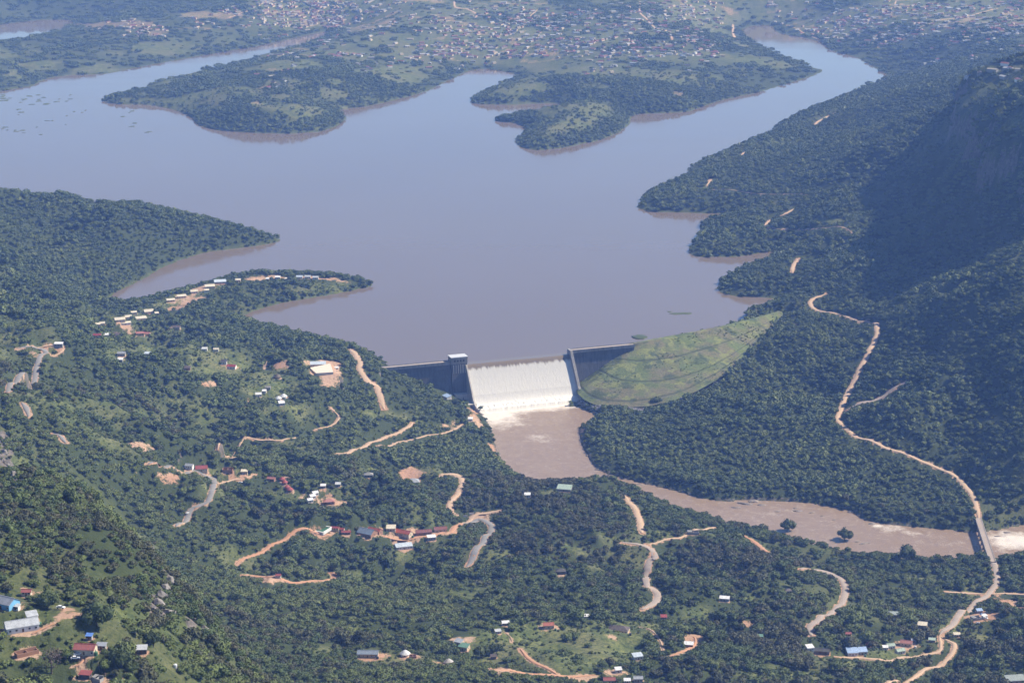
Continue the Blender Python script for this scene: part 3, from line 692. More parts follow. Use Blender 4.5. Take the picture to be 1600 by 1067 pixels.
# ------------------------------------------------------------------ clearings, bare soil, rock
GRASS = np.zeros(H.shape); SOIL = np.zeros(H.shape); ROCK = np.zeros(H.shape)
def ell(u, v, a, b, rot=0, n=14):
    c_, s_ = math.cos(math.radians(rot)), math.sin(math.radians(rot))
    return [(u + a * math.cos(t) * c_ - b * math.sin(t) * s_, v + a * math.cos(t) * s_ + b * math.sin(t) * c_) for t in np.linspace(0, 2 * math.pi, n, endpoint=False)]
def paint(A, px, val=1.0, feather=8.0, ragged=10.0):
    p = np.array([hit(u, v)[:2] for u, v in px]); ri, ti = fan_idx(p[:, 0], p[:, 1]); pad = 6
    sl = (slice(max(int(ri.min()) - pad, 0), int(ri.max()) + pad), slice(max(int(ti.min()) - pad, 0), int(ti.max()) + pad))
    x, y = GX[sl], GY[sl]
    d = np.where(inside_poly(x, y, p), -1, 1) * seg_dist(x, y, p) + fbm(x, y, 28, 3, 77) * ragged
    A[sl] = np.maximum(A[sl], val * (1 - sstep(-feather, feather, d)))
for e in [(230,548,60,9),(340,570,60,20),(300,552,60,12),(420,600,50,24),(450,640,40,12),(570,735,28,7),(330,738,45,11),(440,775,35,12),(180,550,25,14),
          (900,1010,110,36),(980,985,60,20),(1090,958,28,8),(770,1010,50,28),(850,990,60,22),(500,905,24,4),(508,1015,32,9),(640,1030,40,8),(84,962,34,16,-25),(195,968,34,16,35),
          (250,1042,26,9),(128,1024,26,8),(1180,935,22,8),(1215,1055,90,9),(1300,1040,50,12),(1360,1022,60,10),(1515,915,8,22),(1445,905,22,6),(1295,345,26,5),(1540,1000,20,10),
          (1490,975,20,14),(1580,1050,30,15),(1225,985,16,6),(950,885,30,8),(680,735,24,10),(560,900,30,5),(850,770,14,6),(235,652,40,7,25),(330,770,22,9),(170,690,30,9,20),
          (480,455,70,5),(330,448,40,5,-15),(255,475,50,8,-20),(300,462,40,6,-20),(520,447,30,4),(590,563,10,6),(1100,295,10,4),(1330,690,20,3),(700,690,14,4),(610,650,50,6,10),
          (780,865,40,8),(900,860,30,8,20),(720,870,50,6),(620,870,50,6),(460,700,30,4),(1130,835,20,4),(1040,835,25,5),(60,620,14,20),(1560,250,25,10),(1590,190,20,12),(1580,130,30,12)]:
    paint(GRASS, ell(*e), 1.0, 10, 14)
# pasture and gardens on the far shore
for e in [(220,157,60,4),(300,160,50,8),(280,170,40,6),(430,165,40,6),(430,152,30,5),(545,42,22,6),(830,97,60,6),(620,110,40,7),(600,60,50,7),(780,94,50,5),(1060,120,40,6),(1000,115,30,5),(260,130,30,4,-20),
          (100,125,30,4,-15),(60,100,40,5),(150,110,40,4),(310,25,30,4),(450,130,40,8),(520,130,30,6),(930,135,30,5),(1560,110,40,10),(530,168,18,3),(1090,170,30,2)]:
    paint(GRASS, ell(*e), 0.9, 12, 22)
for e in [(332,601,16,4),(221,695,20,7,15),(262,745,30,7,14),(205,731,24,3,8),(306,772,9,7),(254,602,5,4,40),(388,625,4,12,15),(374,573,14,4),(395,571,10,2),(45,551,15,5,20),
          (182,562,9,2),(190,522,30,3),(275,513,10,2),(226,519,16,3),(290,463,16,4),(315,452,18,5,-20),(265,470,10,3),(300,470,20,4,-20),(275,482,16,3,-10),(400,436,26,2,-6),(505,436,45,2.2,4),(430,434,30,2),(550,441,22,2),
          (505,568,26,7),(515,590,20,16,20),(530,605,9,6),(490,580,6,8),(436,571,10,2),(640,740,18,12),(648,752,14,4),(472,775,7,14,15),(494,773,9,13,20),(540,783,9,5),(448,757,7,14,-20),(515,784,14,6),(424,748,12,3),
          (505,834,14,7),(640,836,40,7),(580,830,22,9),(690,832,28,6),(748,806,20,5),(430,904,28,6),(500,909,18,3),(1083,1004,9,10,20),(970,992,16,3),(1325,992,9,3),(1386,940,7,14,8),(1575,943,32,8,12),
          (1533,963,20,10),(1415,1010,22,8),(1400,958,6,4),(1318,1018,12,4),(1445,983,8,3),(1440,915,7,3),(1327,745,5,2),(1330,764,4,4),(1240,505,3,2),(1225,492,5,1.5),(1183,992,6,4),(1170,980,5,4),
          (95,963,26,12,-38),(60,985,22,6,-28),(132,1030,14,9,-30),(222,1028,16,5),(170,1047,20,6,-25),(48,922,20,3,10),(38,945,10,6),(140,1062,22,5),(32,1018,12,4,-35),(700,1045,8,3),(785,1048,16,5),(690,1036,14,3),
          (725,1001,20,6),(600,1023,14,3),(640,1025,16,4),(1130,935,6,2),(855,980,14,4),(963,1050,18,5),(910,1060,14,4),(695,667,6,3),(708,655,4,8),(745,655,5,14,-15),(735,632,8,6),(770,700,4,5),(778,718,3,5),(905,672,5,5),(925,738,8,2),(960,748,14,3)]:
    paint(SOIL, ell(*e), 0.72, 8.0, 15.0)
for e in [(170,40,60,5),(215,38,30,6),(240,52,20,5),(330,25,50,7),(470,78,14,3),(430,110,20,3),(415,137,14,3),(830,97,25,3),(400,160,10,3),(1060,148,10,2),(310,45,30,3),(560,45,30,3),(700,95,20,2),(450,20,60,5)]:
    paint(SOIL, ell(*e), 0.44, 8.0, 30.0)
for e in [(248,935,12,30,10),(262,905,8,26,0),(14,720,8,26),(25,745,10,18),(5,700,10,30),(300,975,12,16),(240,860,6,10),(1595,300,6,40)]:
    paint(ROCK, ell(*e), 1.0, 5.0, 7.0)
SOIL = np.maximum(SOIL, 0.75 * (1 - sstep(0.0, 4.0, RD)))
# the settled country on the far shore: pasture, yards, tracks
settle = sstep(6300, 7000, dist) * sstep(30, 90, SL) * (.25 + .75 * sstep(-.17, -.10, GX / GY))
sn = fbm(GX, GY, 420, 4, 41); GRASS = np.maximum(GRASS, settle * sstep(-0.22, 0.12, sn) * 0.9)
SOIL = np.maximum(SOIL, settle * 0.47 * sstep(0.16, 0.34, fbm(GX, GY, 62, 4, 51)) * sstep(-0.1, 0.2, sn))
# steep ground is rock
gz_r = np.gradient(H, axis=0) / np.gradient(dist, axis=0); gz_t = np.gradient(H, axis=1) / (np.maximum(np.gradient(TH)[None] * dist, 1e-3))
slope = np.hypot(gz_r, gz_t); ROCK = np.maximum(ROCK, sstep(1.7, 2.6, slope) * 0.7)
# grass verges of lakes and rivers
GRASS = np.maximum(GRASS, .55 * (1 - sstep(1, 6, SL)) * (SL > -40)); ROCK = np.maximum(ROCK, 0.62 * (1 - sstep(3, 12, SR)) * (SR > -30))
open_k = sstep(3300, 2900, dist) * sstep(1650, 1850, dist) * np.where(SR > 0, 1, 0) * sstep(350, 150, GX - (GY - 2300) * .35) * (1 - sstep(-330, -250, GX) * sstep(2450, 2600, GY))
GRASS = np.maximum(GRASS, np.maximum(sstep(0.22, 0.45, fbm(GX, GY, 240, 4, 61)) * 0.5, open_k * .72 * sstep(0.14, 0.36, fbm(GX, GY, 130, 4, 63))))
fields = sstep(4700, 5200, dist) * sstep(8200, 7200, dist) * sstep(25, 80, SL) * sstep(700, 500, GX)
GRASS = np.maximum(GRASS, fields * .9 * sstep(-.02, .16, fbm(GX, GY, 230, 4, 161)))
nearland = (GX > -460) & (dist < 3200) & (dist > 1500)

terr = grid_mesh('terrain', GX, GY, H)
set_attr(terr, 'grass', GRASS); set_attr(terr, 'soil', SOIL); set_attr(terr, 'rock', ROCK)
put('terrain', terr, M_TERR, kind='structure', label='forested hills and valley sides round the reservoir')

# ------------------------------------------------------------------ water
def sheet(name, poly, z, m, grow=0.0, keep=()):
    p = np.array(poly); area = 0.5 * np.sum(p[:, 0] * np.roll(p[:, 1], -1) - np.roll(p[:, 0], -1) * p[:, 1]); sg = 1 if area > 0 else -1
    out = []
    for k in range(len(p)):
        d = p[(k + 1) % len(p)] - p[k - 1]; d = d / (np.linalg.norm(d) + 1e-9); nn = np.array([d[1], -d[0]]) * sg
        out.append(p[k] + (0 if k in keep else grow) * nn)
    vs = [Vector((q[0], q[1], 0)) for q in out]
    tris = tessellate_polygon([vs])
    me = bpy.data.meshes.new(name); me.from_pydata([(v.x, v.y, z) for v in vs], [], [tuple(t) for t in tris]); me.update()
    bm = bmesh.new(); bm.from_mesh(me)
    for f in bm.faces:
        if f.normal.z < 0: f.normal_flip()
    bm.to_mesh(me); bm.free()
    return me
keepk = set(range(n_sh, n_sh + len(dam_edge)))
put('lake', sheet('lake', lake_poly, 0.0, M_LAKE, 9.0, keepk), M_LAKE, kind='structure', label='muddy brown reservoir held back by the dam')
put('lake', sheet('lake', pool_poly, 0.0, M_LAKE, 9.0), M_LAKE, kind='structure', label='far arm of the reservoir at top left')
# the river, a fine sheet so that foam can vary
rp = np.array(river_poly); tl0, tl1 = math.atan2(rp[:, 0].min(), 2600), math.atan2(rp[:, 0].max(), 2500)
rt = np.linspace(math.atan2(-90, 3100), math.atan2(800, 2400), 340); rl = np.linspace(math.log(2350), math.log(3290), 150)
rx, ry = fan_xy(rt, rl)
rs_ = (rx - AX0[0]) * AXN[0] + (ry - AX0[1]) * AXN[1]; rt_ = (rx - AX0[0]) * AXE[0] + (ry - AX0[1]) * AXE[1]
foam = np.clip(1.05 - (rs_ - 62) / 42, 0, 1) * (rs_ > 20) * sstep(T_SP0 - 30, T_SP0 + 10, rt_)
leftk = 1 - sstep(T_SP0 + 25, T_SP0 + 95, rt_)
foam = np.maximum(foam, leftk * np.clip(1.1 - (rs_ - 60) / 120, 0, 1) * (rs_ > 20)) * sstep(0, 1, 1)
for u, v, ru, rv, a in [(1390,826,28,6,.55),(1372,822,10,3,.8),(1420,832,30,5,.4),(1470,848,60,5,.3),(1200,800,30,10,.28),(1240,795,25,8,.22),(1590,845,50,14,.95),(1575,835,25,8,.6),(845,685,22,8,.42),(1080,800,30,5,.15),(985,760,25,4,.4),(860,705,40,20,.12)]:
    c0 = P(u, v, RIVER_Z); ex = P(u + ru, v, RIVER_Z) - c0; ey = P(u, v - rv, RIVER_Z) - c0
    q = ((rx - c0[0]) / np.linalg.norm(ex)) ** 2 + ((ry - c0[1]) / np.linalg.norm(ey)) ** 2
    foam = np.maximum(foam, a * np.exp(-q))
rz_ = RIVER_Z + fbm(rx, ry, 9, 3, 88) * (0.25 + 1.4 * foam)
rm = grid_mesh('river', rx, ry, rz_); set_attr(rm, 'foam', foam)
inr = lookup(SR, rx, ry) < 14
keepf = (inr[:-1, :-1] | inr[1:, 1:]).ravel()
bm = bmesh.new(); bm.from_mesh(rm); bm.faces.ensure_lookup_table()
bmesh.ops.delete(bm, geom=[f for f, kf in zip(bm.faces, keepf) if not kf], context='FACES'); bm.to_mesh(rm); bm.free()
put('river', rm, M_RIVER, kind='structure', label='brown river running away below the spillway')

# ------------------------------------------------------------------ road surfaces
road_n = {}
for name, wd, m, l, z in road_lines:
    t = np.gradient(l, axis=0); t /= np.linalg.norm(t, axis=1)[:, None] + 1e-9; nn = np.stack([-t[:, 1], t[:, 0]], 1)
    wob = 1 + 0.28 * fbm(l[:, 0], l[:, 1], 17, 2, 4) * (1 if m not in (M_ASPH,) else 0.25)
    wob2 = 1 + 0.28 * fbm(l[:, 0], l[:, 1], 15, 2, 14) * (1 if m not in (M_ASPH,) else 0.25)
    ti_ = np.arange(len(l)); tp_ = np.clip(np.minimum(ti_, len(l) - 1 - ti_) / 5.0, 0, 1); tp_ = .3 + .7 * tp_; wob = wob * tp_; wob2 = wob2 * tp_
    cols = [(-.5, wob, .25), (-.42, wob, .55), (0, wob, .62), (.42, wob2, .55), (.5, wob2, .25)]
    X = np.stack([l[:, 0] + nn[:, 0] * wd * s * w_ for s, w_, h_ in cols], 1); Y = np.stack([l[:, 1] + nn[:, 1] * wd * s * w_ for s, w_, h_ in cols], 1)
    Z = np.stack([z + h_ for s, w_, h_ in cols], 1)
    me = grid_mesh(name, X[:, ::-1], Y[:, ::-1], Z[:, ::-1])
    if me.polygons[0].normal.z < 0: me.flip_normals()
    put(name, me, m, kind='structure')

# ------------------------------------------------------------------ haze
def haze_mat(t, b):
    t.nodes.remove(b); v = nd(t, 'ShaderNodeVolumePrincipled'); v.inputs['Color'].default_value = (*HAZE_COLOR, 1); v.inputs['Density'].default_value = HAZE_DENSITY
    v.inputs['Anisotropy'].default_value = 0.0; v.inputs['Absorption Color'].default_value = (1, 1, 1, 1)
    t.links.new(v.outputs[0], t.nodes['Material Output'].inputs['Volume'])
MB().box(-11500, 11500, -500, 18500, -120, 940).put('haze', mat('haze_air', haze_mat), kind='stuff', label='pale blue haze lying over the valley')

# ------------------------------------------------------------------ trees
def leaf_mat(name, dark, lite, warm, dry=0.0):
    def f(t, b):
        oi = nd(t, 'ShaderNodeObjectInfo'); nz = noise(t, 5.0, 2)
        col = mixc(t, oi.outputs['Random'], dark, lite)
        hue = nd(t, 'ShaderNodeMath', operation='FRACT'); t.links.new(math_(t, 'MULTIPLY', oi.outputs['Random'], 7.31), hue.inputs[0])
        col = mixc(t, ramp(t, hue.outputs[0], [(0.62, 0.0), (1.0, 0.75)]), col, warm)
        col = mixc(t, ramp(t, nz, [(0.35, 0.0), (0.7, 0.5)]), col, lite)
        t.links.new(col, b.inputs['Base Color']); b.inputs['Roughness'].default_value = 0.7; b.inputs['Specular IOR Level'].default_value = 0.18
    return mat(name, f)
M_LEAF = leaf_mat('bush_leaves', (0.046, 0.072, 0.026), (0.108, 0.14, 0.042), (0.145, 0.165, 0.05))
M_LEAFL = leaf_mat('light_leaves', (0.09, 0.12, 0.036), (0.145, 0.175, 0.052), (0.175, 0.19, 0.065))
M_LEAFB = leaf_mat('olive_leaves', (0.05, 0.058, 0.028), (0.105, 0.11, 0.048), (0.115, 0.10, 0.056))
M_LEAFD = leaf_mat('dark_tree_leaves', (0.03, 0.046, 0.02), (0.07, 0.092, 0.03), (0.085, 0.10, 0.035))
M_DRYL = leaf_mat('bare_branches', (0.10, 0.075, 0.06), (0.16, 0.125, 0.10), (0.12, 0.09, 0.06))
M_BARK = mottled('bark', (0.07, 0.05, 0.035), (0.17, 0.13, 0.095), 2.0)
ICO = None
def ico():
    global ICO
    if ICO is None:
        bm = bmesh.new(); bmesh.ops.create_icosphere(bm, subdivisions=2, radius=1.0)
        v1 = np.array([v.co for v in bm.verts]); f1 = np.array([[v.index for v in f.verts] for f in bm.faces]); bm.free()
        bm = bmesh.new(); bmesh.ops.create_icosphere(bm, subdivisions=1, radius=1.0)
        v0 = np.array([v.co for v in bm.verts]); f0 = np.array([[v.index for v in f.verts] for f in bm.faces]); bm.free(); ICO = ((v0, f0), (v1, f1))
    return ICO
def crown_arrays(seed, lumps, leaves, leaf, flat=0.62, spread=0.30, base=0.36, coarse=True, core=0.80):
    """crown of unit width standing with its base near z = base; lumpy core plus many leaf-clump faces"""
    r = np.random.default_rng(seed); V, F = [], []; nv = 0
    C = []
    for k in range(lumps):
        a = r.uniform(0, 2 * math.pi); d = spread * math.sqrt(r.uniform(0.1, 1)) if k else 0.0
        rad = r.uniform(0.17, 0.27) if k else 0.3
        C.append((d * math.cos(a), d * math.sin(a), base + 0.24 * flat + r.uniform(-.05, .20) * flat * (1.3 - d / spread * .8), rad))
    v0, f0 = ico()[0 if coarse else 1]
    for x, y, z, rad in C:
        p = v0 * (1 + r.normal(0, .13, (len(v0), 1))) * rad * core; p[:, 2] *= flat * 1.25
        V.append(p + [x, y, z]); F += [tuple(q) for q in (f0 + nv)]; nv += len(p)
    per = max(1, leaves // lumps)
    for x, y, z, rad in C:
        for _ in range(per):
            d = r.normal(size=3); d /= np.linalg.norm(d)
            if d[2] < -0.55: d[2] = -d[2]
            o = np.array([x, y, z]) + d * rad * r.uniform(.78, 1.10) * [1, 1, flat * 1.25]
            nn = d + r.normal(0, .55, 3); nn /= np.linalg.norm(nn)
            a = np.cross(nn, r.normal(size=3)); a /= np.linalg.norm(a); b_ = np.cross(nn, a); s = leaf * r.uniform(.6, 1.35)
            V.append(np.array([o + a * s, o + b_ * s * .7, o - a * s, o - b_ * s * .7])); F.append((nv, nv + 1, nv + 2, nv + 3)); nv += 4
    return np.concatenate(V), F
def trunk_arrays(seed, h=0.55, r0=0.035, limbs=4):
    r = np.random.default_rng(seed + 50); mb = MB()
    def limb(a, b, ra, rb, n=6):
        a, b = np.array(a), np.array(b); d = (b - a) / np.linalg.norm(b - a); u_ = np.cross(d, [0.3, 0.9, 0.1]); u_ /= np.linalg.norm(u_); w_ = np.cross(d, u_)
        vs = [p + (u_ * math.cos(t) + w_ * math.sin(t)) * rr for p, rr in ((a, ra), (b, rb)) for t in np.linspace(0, 2 * math.pi, n, endpoint=False)]
        mb.add(vs, [(k, (k + 1) % n, n + (k + 1) % n, n + k) for k in range(n)])
    k = np.array([r.uniform(-.03, .03), r.uniform(-.03, .03), h * .55])
    limb((0, 0, -.12), k, r0 * 1.3, r0); limb(k, k + [0, 0, h * .4], r0, r0 * .6)
    for q in range(limbs):
        a = 2 * math.pi * q / limbs + r.uniform(-.4, .4)
        limb(k, k + np.array([math.cos(a) * .24, math.sin(a) * .24, h * r.uniform(.25, .45)]), r0 * .7, r0 * .25, 5)
    return mb
def to_mesh(name, V, F, smooth=False):
    me = bpy.data.meshes.new(name); me.from_pydata([tuple(q) for q in V], [], F); me.update()
    if smooth: me.polygons.foreach_set('use_smooth', np.full(len(me.polygons), True))
    return me
def joined_tree(name, seed, lumps, leaves, leaf, m, trunk=True, **kw):
    V, F = crown_arrays(seed, lumps, leaves, leaf, **kw); mi = [0] * len(F); V = [tuple(q) for q in V]
    if trunk:
        t = trunk_arrays(seed); n0 = len(V); V += t.v; F = F + [tuple(n0 + i for i in f) for f in t.f]; mi += [1] * len(t.f)
    me = bpy.data.meshes.new(name); me.from_pydata(V, [], F); me.update(); me.materials.append(m); me.materials.append(M_BARK)
    me.polygons.foreach_set('material_index', np.array(mi, np.int32)); return me
def clump(name, seed, m):
    r = np.random.default_rng(seed); V, F = [], []; nv = 0
    for k in range(7):
        v, f = crown_arrays(seed * 31 + k, 4, 36, 0.13, flat=.7, base=.15)
        a = 2 * math.pi * k / 6; d = 0 if k == 6 else .33; s = r.uniform(.34, .5)
        v = v * s + [d * math.cos(a) + r.uniform(-.06, .06), d * math.sin(a) + r.uniform(-.06, .06), -.02]
        V.append(v); F += [tuple(nv + i for i in q) for q in f]; nv += len(v)
    me = to_mesh(name, np.concatenate(V), F); me.materials.append(m); return me
def hidden_collection(name, meshes):
    c_ = bpy.data.collections.new(name)
    for k, me in enumerate(meshes): c_.objects.link(bpy.data.objects.new('%s_%02d' % (name, k), me))
    return c_
SRC_NEAR = hidden_collection('bush_forms', [joined_tree('bush_form', 100 + k, 7, 330, 0.060, (M_LEAFB if k in (1, 4) else M_LEAF) if k < 6 else M_LEAFL, flat=(.42, .5, .62, .46, .72, .52, .46, .56)[k], spread=.31, base=.15) for k in range(8)])
SRC_MID = hidden_collection('bush_mid_forms', [joined_tree('bush_mid', 200 + k, 6, 120, 0.085, M_LEAF if k < 5 else M_LEAFL, trunk=False, flat=(.5, .58, .7, .55, .62, .55)[k], base=.1) for k in range(6)])
SRC_FAR = hidden_collection('thicket_forms', [clump('thicket', 300 + k, M_LEAF if k < 4 else M_LEAFL) for k in range(5)])

def scatter(r0, r1, sp_, th_max):
    n = int(0.5 * (2 * th_max) * (r1 * r1 - r0 * r0) / (sp_ * sp_))
    r = np.sqrt(rng.uniform(r0 * r0, r1 * r1, n)); th = rng.uniform(-th_max, th_max, n); x, y = r * np.sin(th), r * np.cos(th)
    # thin out by cells so that crowns do not pile up
    key = np.floor(x / (sp_ * .78)).astype(np.int64) * 100003 + np.floor(y / (sp_ * .78)).astype(np.int64)
    _, first = np.unique(key, return_index=True); return x[first], y[first]
def choose(x, y, sp_):
    """forest cover and tree size at each place"""
    sl, sr, rd = lookup(SL, x, y), lookup(SR, x, y), np.minimum(lookup(np.minimum(RD, 60), x, y), 60)
    d = np.hypot(x, y); rch = 9.5 * d / (CAM_Z - lookup(H, x, y)); o1, o2 = .42 * rch / d, .85 * rch / d
    rdn = lookup(np.minimum(RD, 60), x * (1 + o1), y * (1 + o1)); rdn2 = lookup(np.minimum(RD, 60), x * (1 + o2), y * (1 + o2))
    so = lookup(SOIL, x, y); so2 = np.maximum(lookup(SOIL, x * (1 + o1), y * (1 + o1)), lookup(SOIL, x * (1 + o2 * .8), y * (1 + o2 * .8))); gr = lookup(GRASS, x, y); ro = lookup(ROCK, x, y)
    keep = (sl > -1.0) & (sr > 3.0) & (rd > 3.2) & (so < .35)
    keep &= ~((so2 > .5) & (d < 5000) & (rng.random(len(x)) < .75))
    keep &= ~((rd < 9) & (rng.random(len(x)) < .3))
    dens = 1 - 0.82 * np.clip(gr, 0, 1) ** 1.1
    settle_k = sstep(6300, 7000, d); dens = dens * (1 - .12 * settle_k)
    dens *= np.where(ro > .6, .45, 1); cl = sstep(-.35, .15, fbm(x, y, 75, 3, 71)); dens = np.where(gr > .3, dens * (.4 + 1.2 * cl), dens)
    keep &= rng.random(len(x)) < dens
    keep &= ~((fbm(x, y, 44, 3, 181) > .38) & (rng.random(len(x)) < .55) & (d < 4500))
    keep &= ~inside_poly(x, y, ep)
    t_ = (x - AX0[0]) * AXE[0] + (y - AX0[1]) * AXE[1]; s_ = (x - AX0[0]) * AXN[0] + (y - AX0[1]) * AXN[1]
    keep &= ~((t_ > -6) & (t_ < AXL) & (s_ > -25) & (s_ < 22)); keep &= ~((t_ > T_TOW0 - 36) & (t_ < T_SP1 + 30) & (s_ > -25) & (s_ < 58))
    size = np.where(rng.random(len(x)) < .16, rng.uniform(1.1, 1.5, len(x)), rng.uniform(.6, 1.1, len(x))) * (1.0 + 0.42 * fbm(x, y, 150, 3, 91))
    size = np.where(gr > .5, size * rng.uniform(.35, 1.0, len(x)), size)
    size = np.where(rdn < 1.0, size * .7, size); size = np.where(sr < 14, size * .7, size)
    light = (fbm(x, y, 160, 3, 101) * 1.5 + .5 * gr + rng.normal(0, .22, len(x))) > .30
    return keep, size, light
FOOT = []          # building plots kept clear of trees: x, y, radius, and a strip on the viewer's side
def off_plots(x, y):
    ok = np.ones(len(x), bool)
    for fx, fy, fr in FOOT:
        r = math.hypot(fx, fy); ok &= np.hypot(x - fx, y - fy) > fr
    return ok
def sight_trim(x, y, s):
    """keep crowns beside roads and yards below the line of sight to them"""
    th = np.arctan2(x, y); order = np.argsort(th); ths = th[order]; r = np.hypot(x, y); g = lookup(H, x, y); s = s.copy()
    pts = SIGHT + [(fx, fy, ground(fx, fy) + 1.2) for fx, fy, fr in FOOT]
    for px, py, pz in pts:
        rp = math.hypot(px, py); tp = math.atan2(px, py); i0, i1 = np.searchsorted(ths, [tp - 6.0 / rp, tp + 6.0 / rp]); c_ = order[i0:i1]
        c_ = c_[(r[c_] < rp - 2) & (r[c_] > rp - 140)]
        if not len(c_): continue
        c_ = c_[np.abs(th[c_] - tp) * rp < .42 * s[c_] + 1.0]; room = CAM_Z + (pz - CAM_Z) * (r[c_] / rp) - g[c_]
        s[c_] = np.minimum(s[c_], np.maximum(room / .62, 0))
    return s
def instancer(name, x, y, size, rot, var, colln, label, z=None):
    z = lookup(H, x, y) - .3 if z is None else z
    me = bpy.data.meshes.new(name); me.vertices.add(len(x)); me.vertices.foreach_set('co', np.stack([x, y, z], 1).astype(np.float32).ravel()); me.update()
    set_attr(me, 'size', size); set_attr(me, 'turn', rot); a = me.attributes.new('form', 'INT', 'POINT'); a.data.foreach_set('value', var.astype(np.int32))
    o = put(name, me, None, kind='stuff', label=label)
    g = bpy.data.node_groups.new(name, 'GeometryNodeTree'); g.interface.new_socket('Geometry', in_out='INPUT', socket_type='NodeSocketGeometry'); g.interface.new_socket('Geometry', in_out='OUTPUT', socket_type='NodeSocketGeometry')
    N = g.nodes.new; L = g.links.new
    i, out = N('NodeGroupInput'), N('NodeGroupOutput'); ci = N('GeometryNodeCollectionInfo'); ci.inputs['Collection'].default_value = colln; ci.inputs['Separate Children'].default_value = True; ci.inputs['Reset Children'].default_value = True
    ip = N('GeometryNodeInstanceOnPoints'); ip.inputs['Pick Instance'].default_value = True
    def na(nm, tp):
        q = N('GeometryNodeInputNamedAttribute'); q.data_type = tp; q.inputs['Name'].default_value = nm; return q.outputs['Attribute']
    cx = N('ShaderNodeCombineXYZ'); L(na('turn', 'FLOAT'), cx.inputs['Z']); mp = N('GeometryNodeMeshToPoints')
    L(i.outputs[0], mp.inputs['Mesh']); L(mp.outputs[0], ip.inputs['Points']); L(ci.outputs[0], ip.inputs['Instance']); L(na('form', 'INT'), ip.inputs['Instance Index'])
    L(cx.outputs[0], ip.inputs['Rotation']); L(na('size', 'FLOAT'), ip.inputs['Scale']); L(ip.outputs[0], out.inputs[0])
    md = o.modifiers.new('forest', 'NODES'); md.node_group = g; return o
TREES_NEAR = []
LANDMARKS2 = [(*hit(u, v)[:2], t) for u, v, t in ((575,1025,'the long slate roof'),(633,1024,'the white dome hut'),(725,1014,'the grey and green house pair'),(857,981,'the orange roofed house'),(967,986,'the brown hipped house'),(1076,1010,'the brick house on red earth'),
    (1132,938,'the isolated white roof'),(1282,1020,'the long black roof'),(1338,1020,'the light blue roof'),(1406,1015,'the pale green compound'),(1396,963,'the orange earth scar'),(1580,1062,'the corner concrete roof'),(1018,930,'the double bend road'),(1300,930,'the curving grey road'),(450,905,'the red earth loop track'),(480,1060,'the bottom edge forest'))]
LANDMARKS = [(*hit(u, v)[:2], t) for u, v, t in ((10, 948, 'the pale blue gable house'), (34, 984, 'the long white roofed house'), (134, 1020, 'the red roofed cream house'), (222, 1020, 'the dark cliff edge hut'), (42, 1024, 'the roofless brick ruin'),
    (250, 935, 'the pale rock buttresses'), (95, 952, 'the white pickup'), (15, 735, 'the left edge rock buttress'), (152, 978, 'the great spreading tree'), (150, 815, 'the escarpment shoulder'), (70, 800, 'the wooded escarpment top'))]
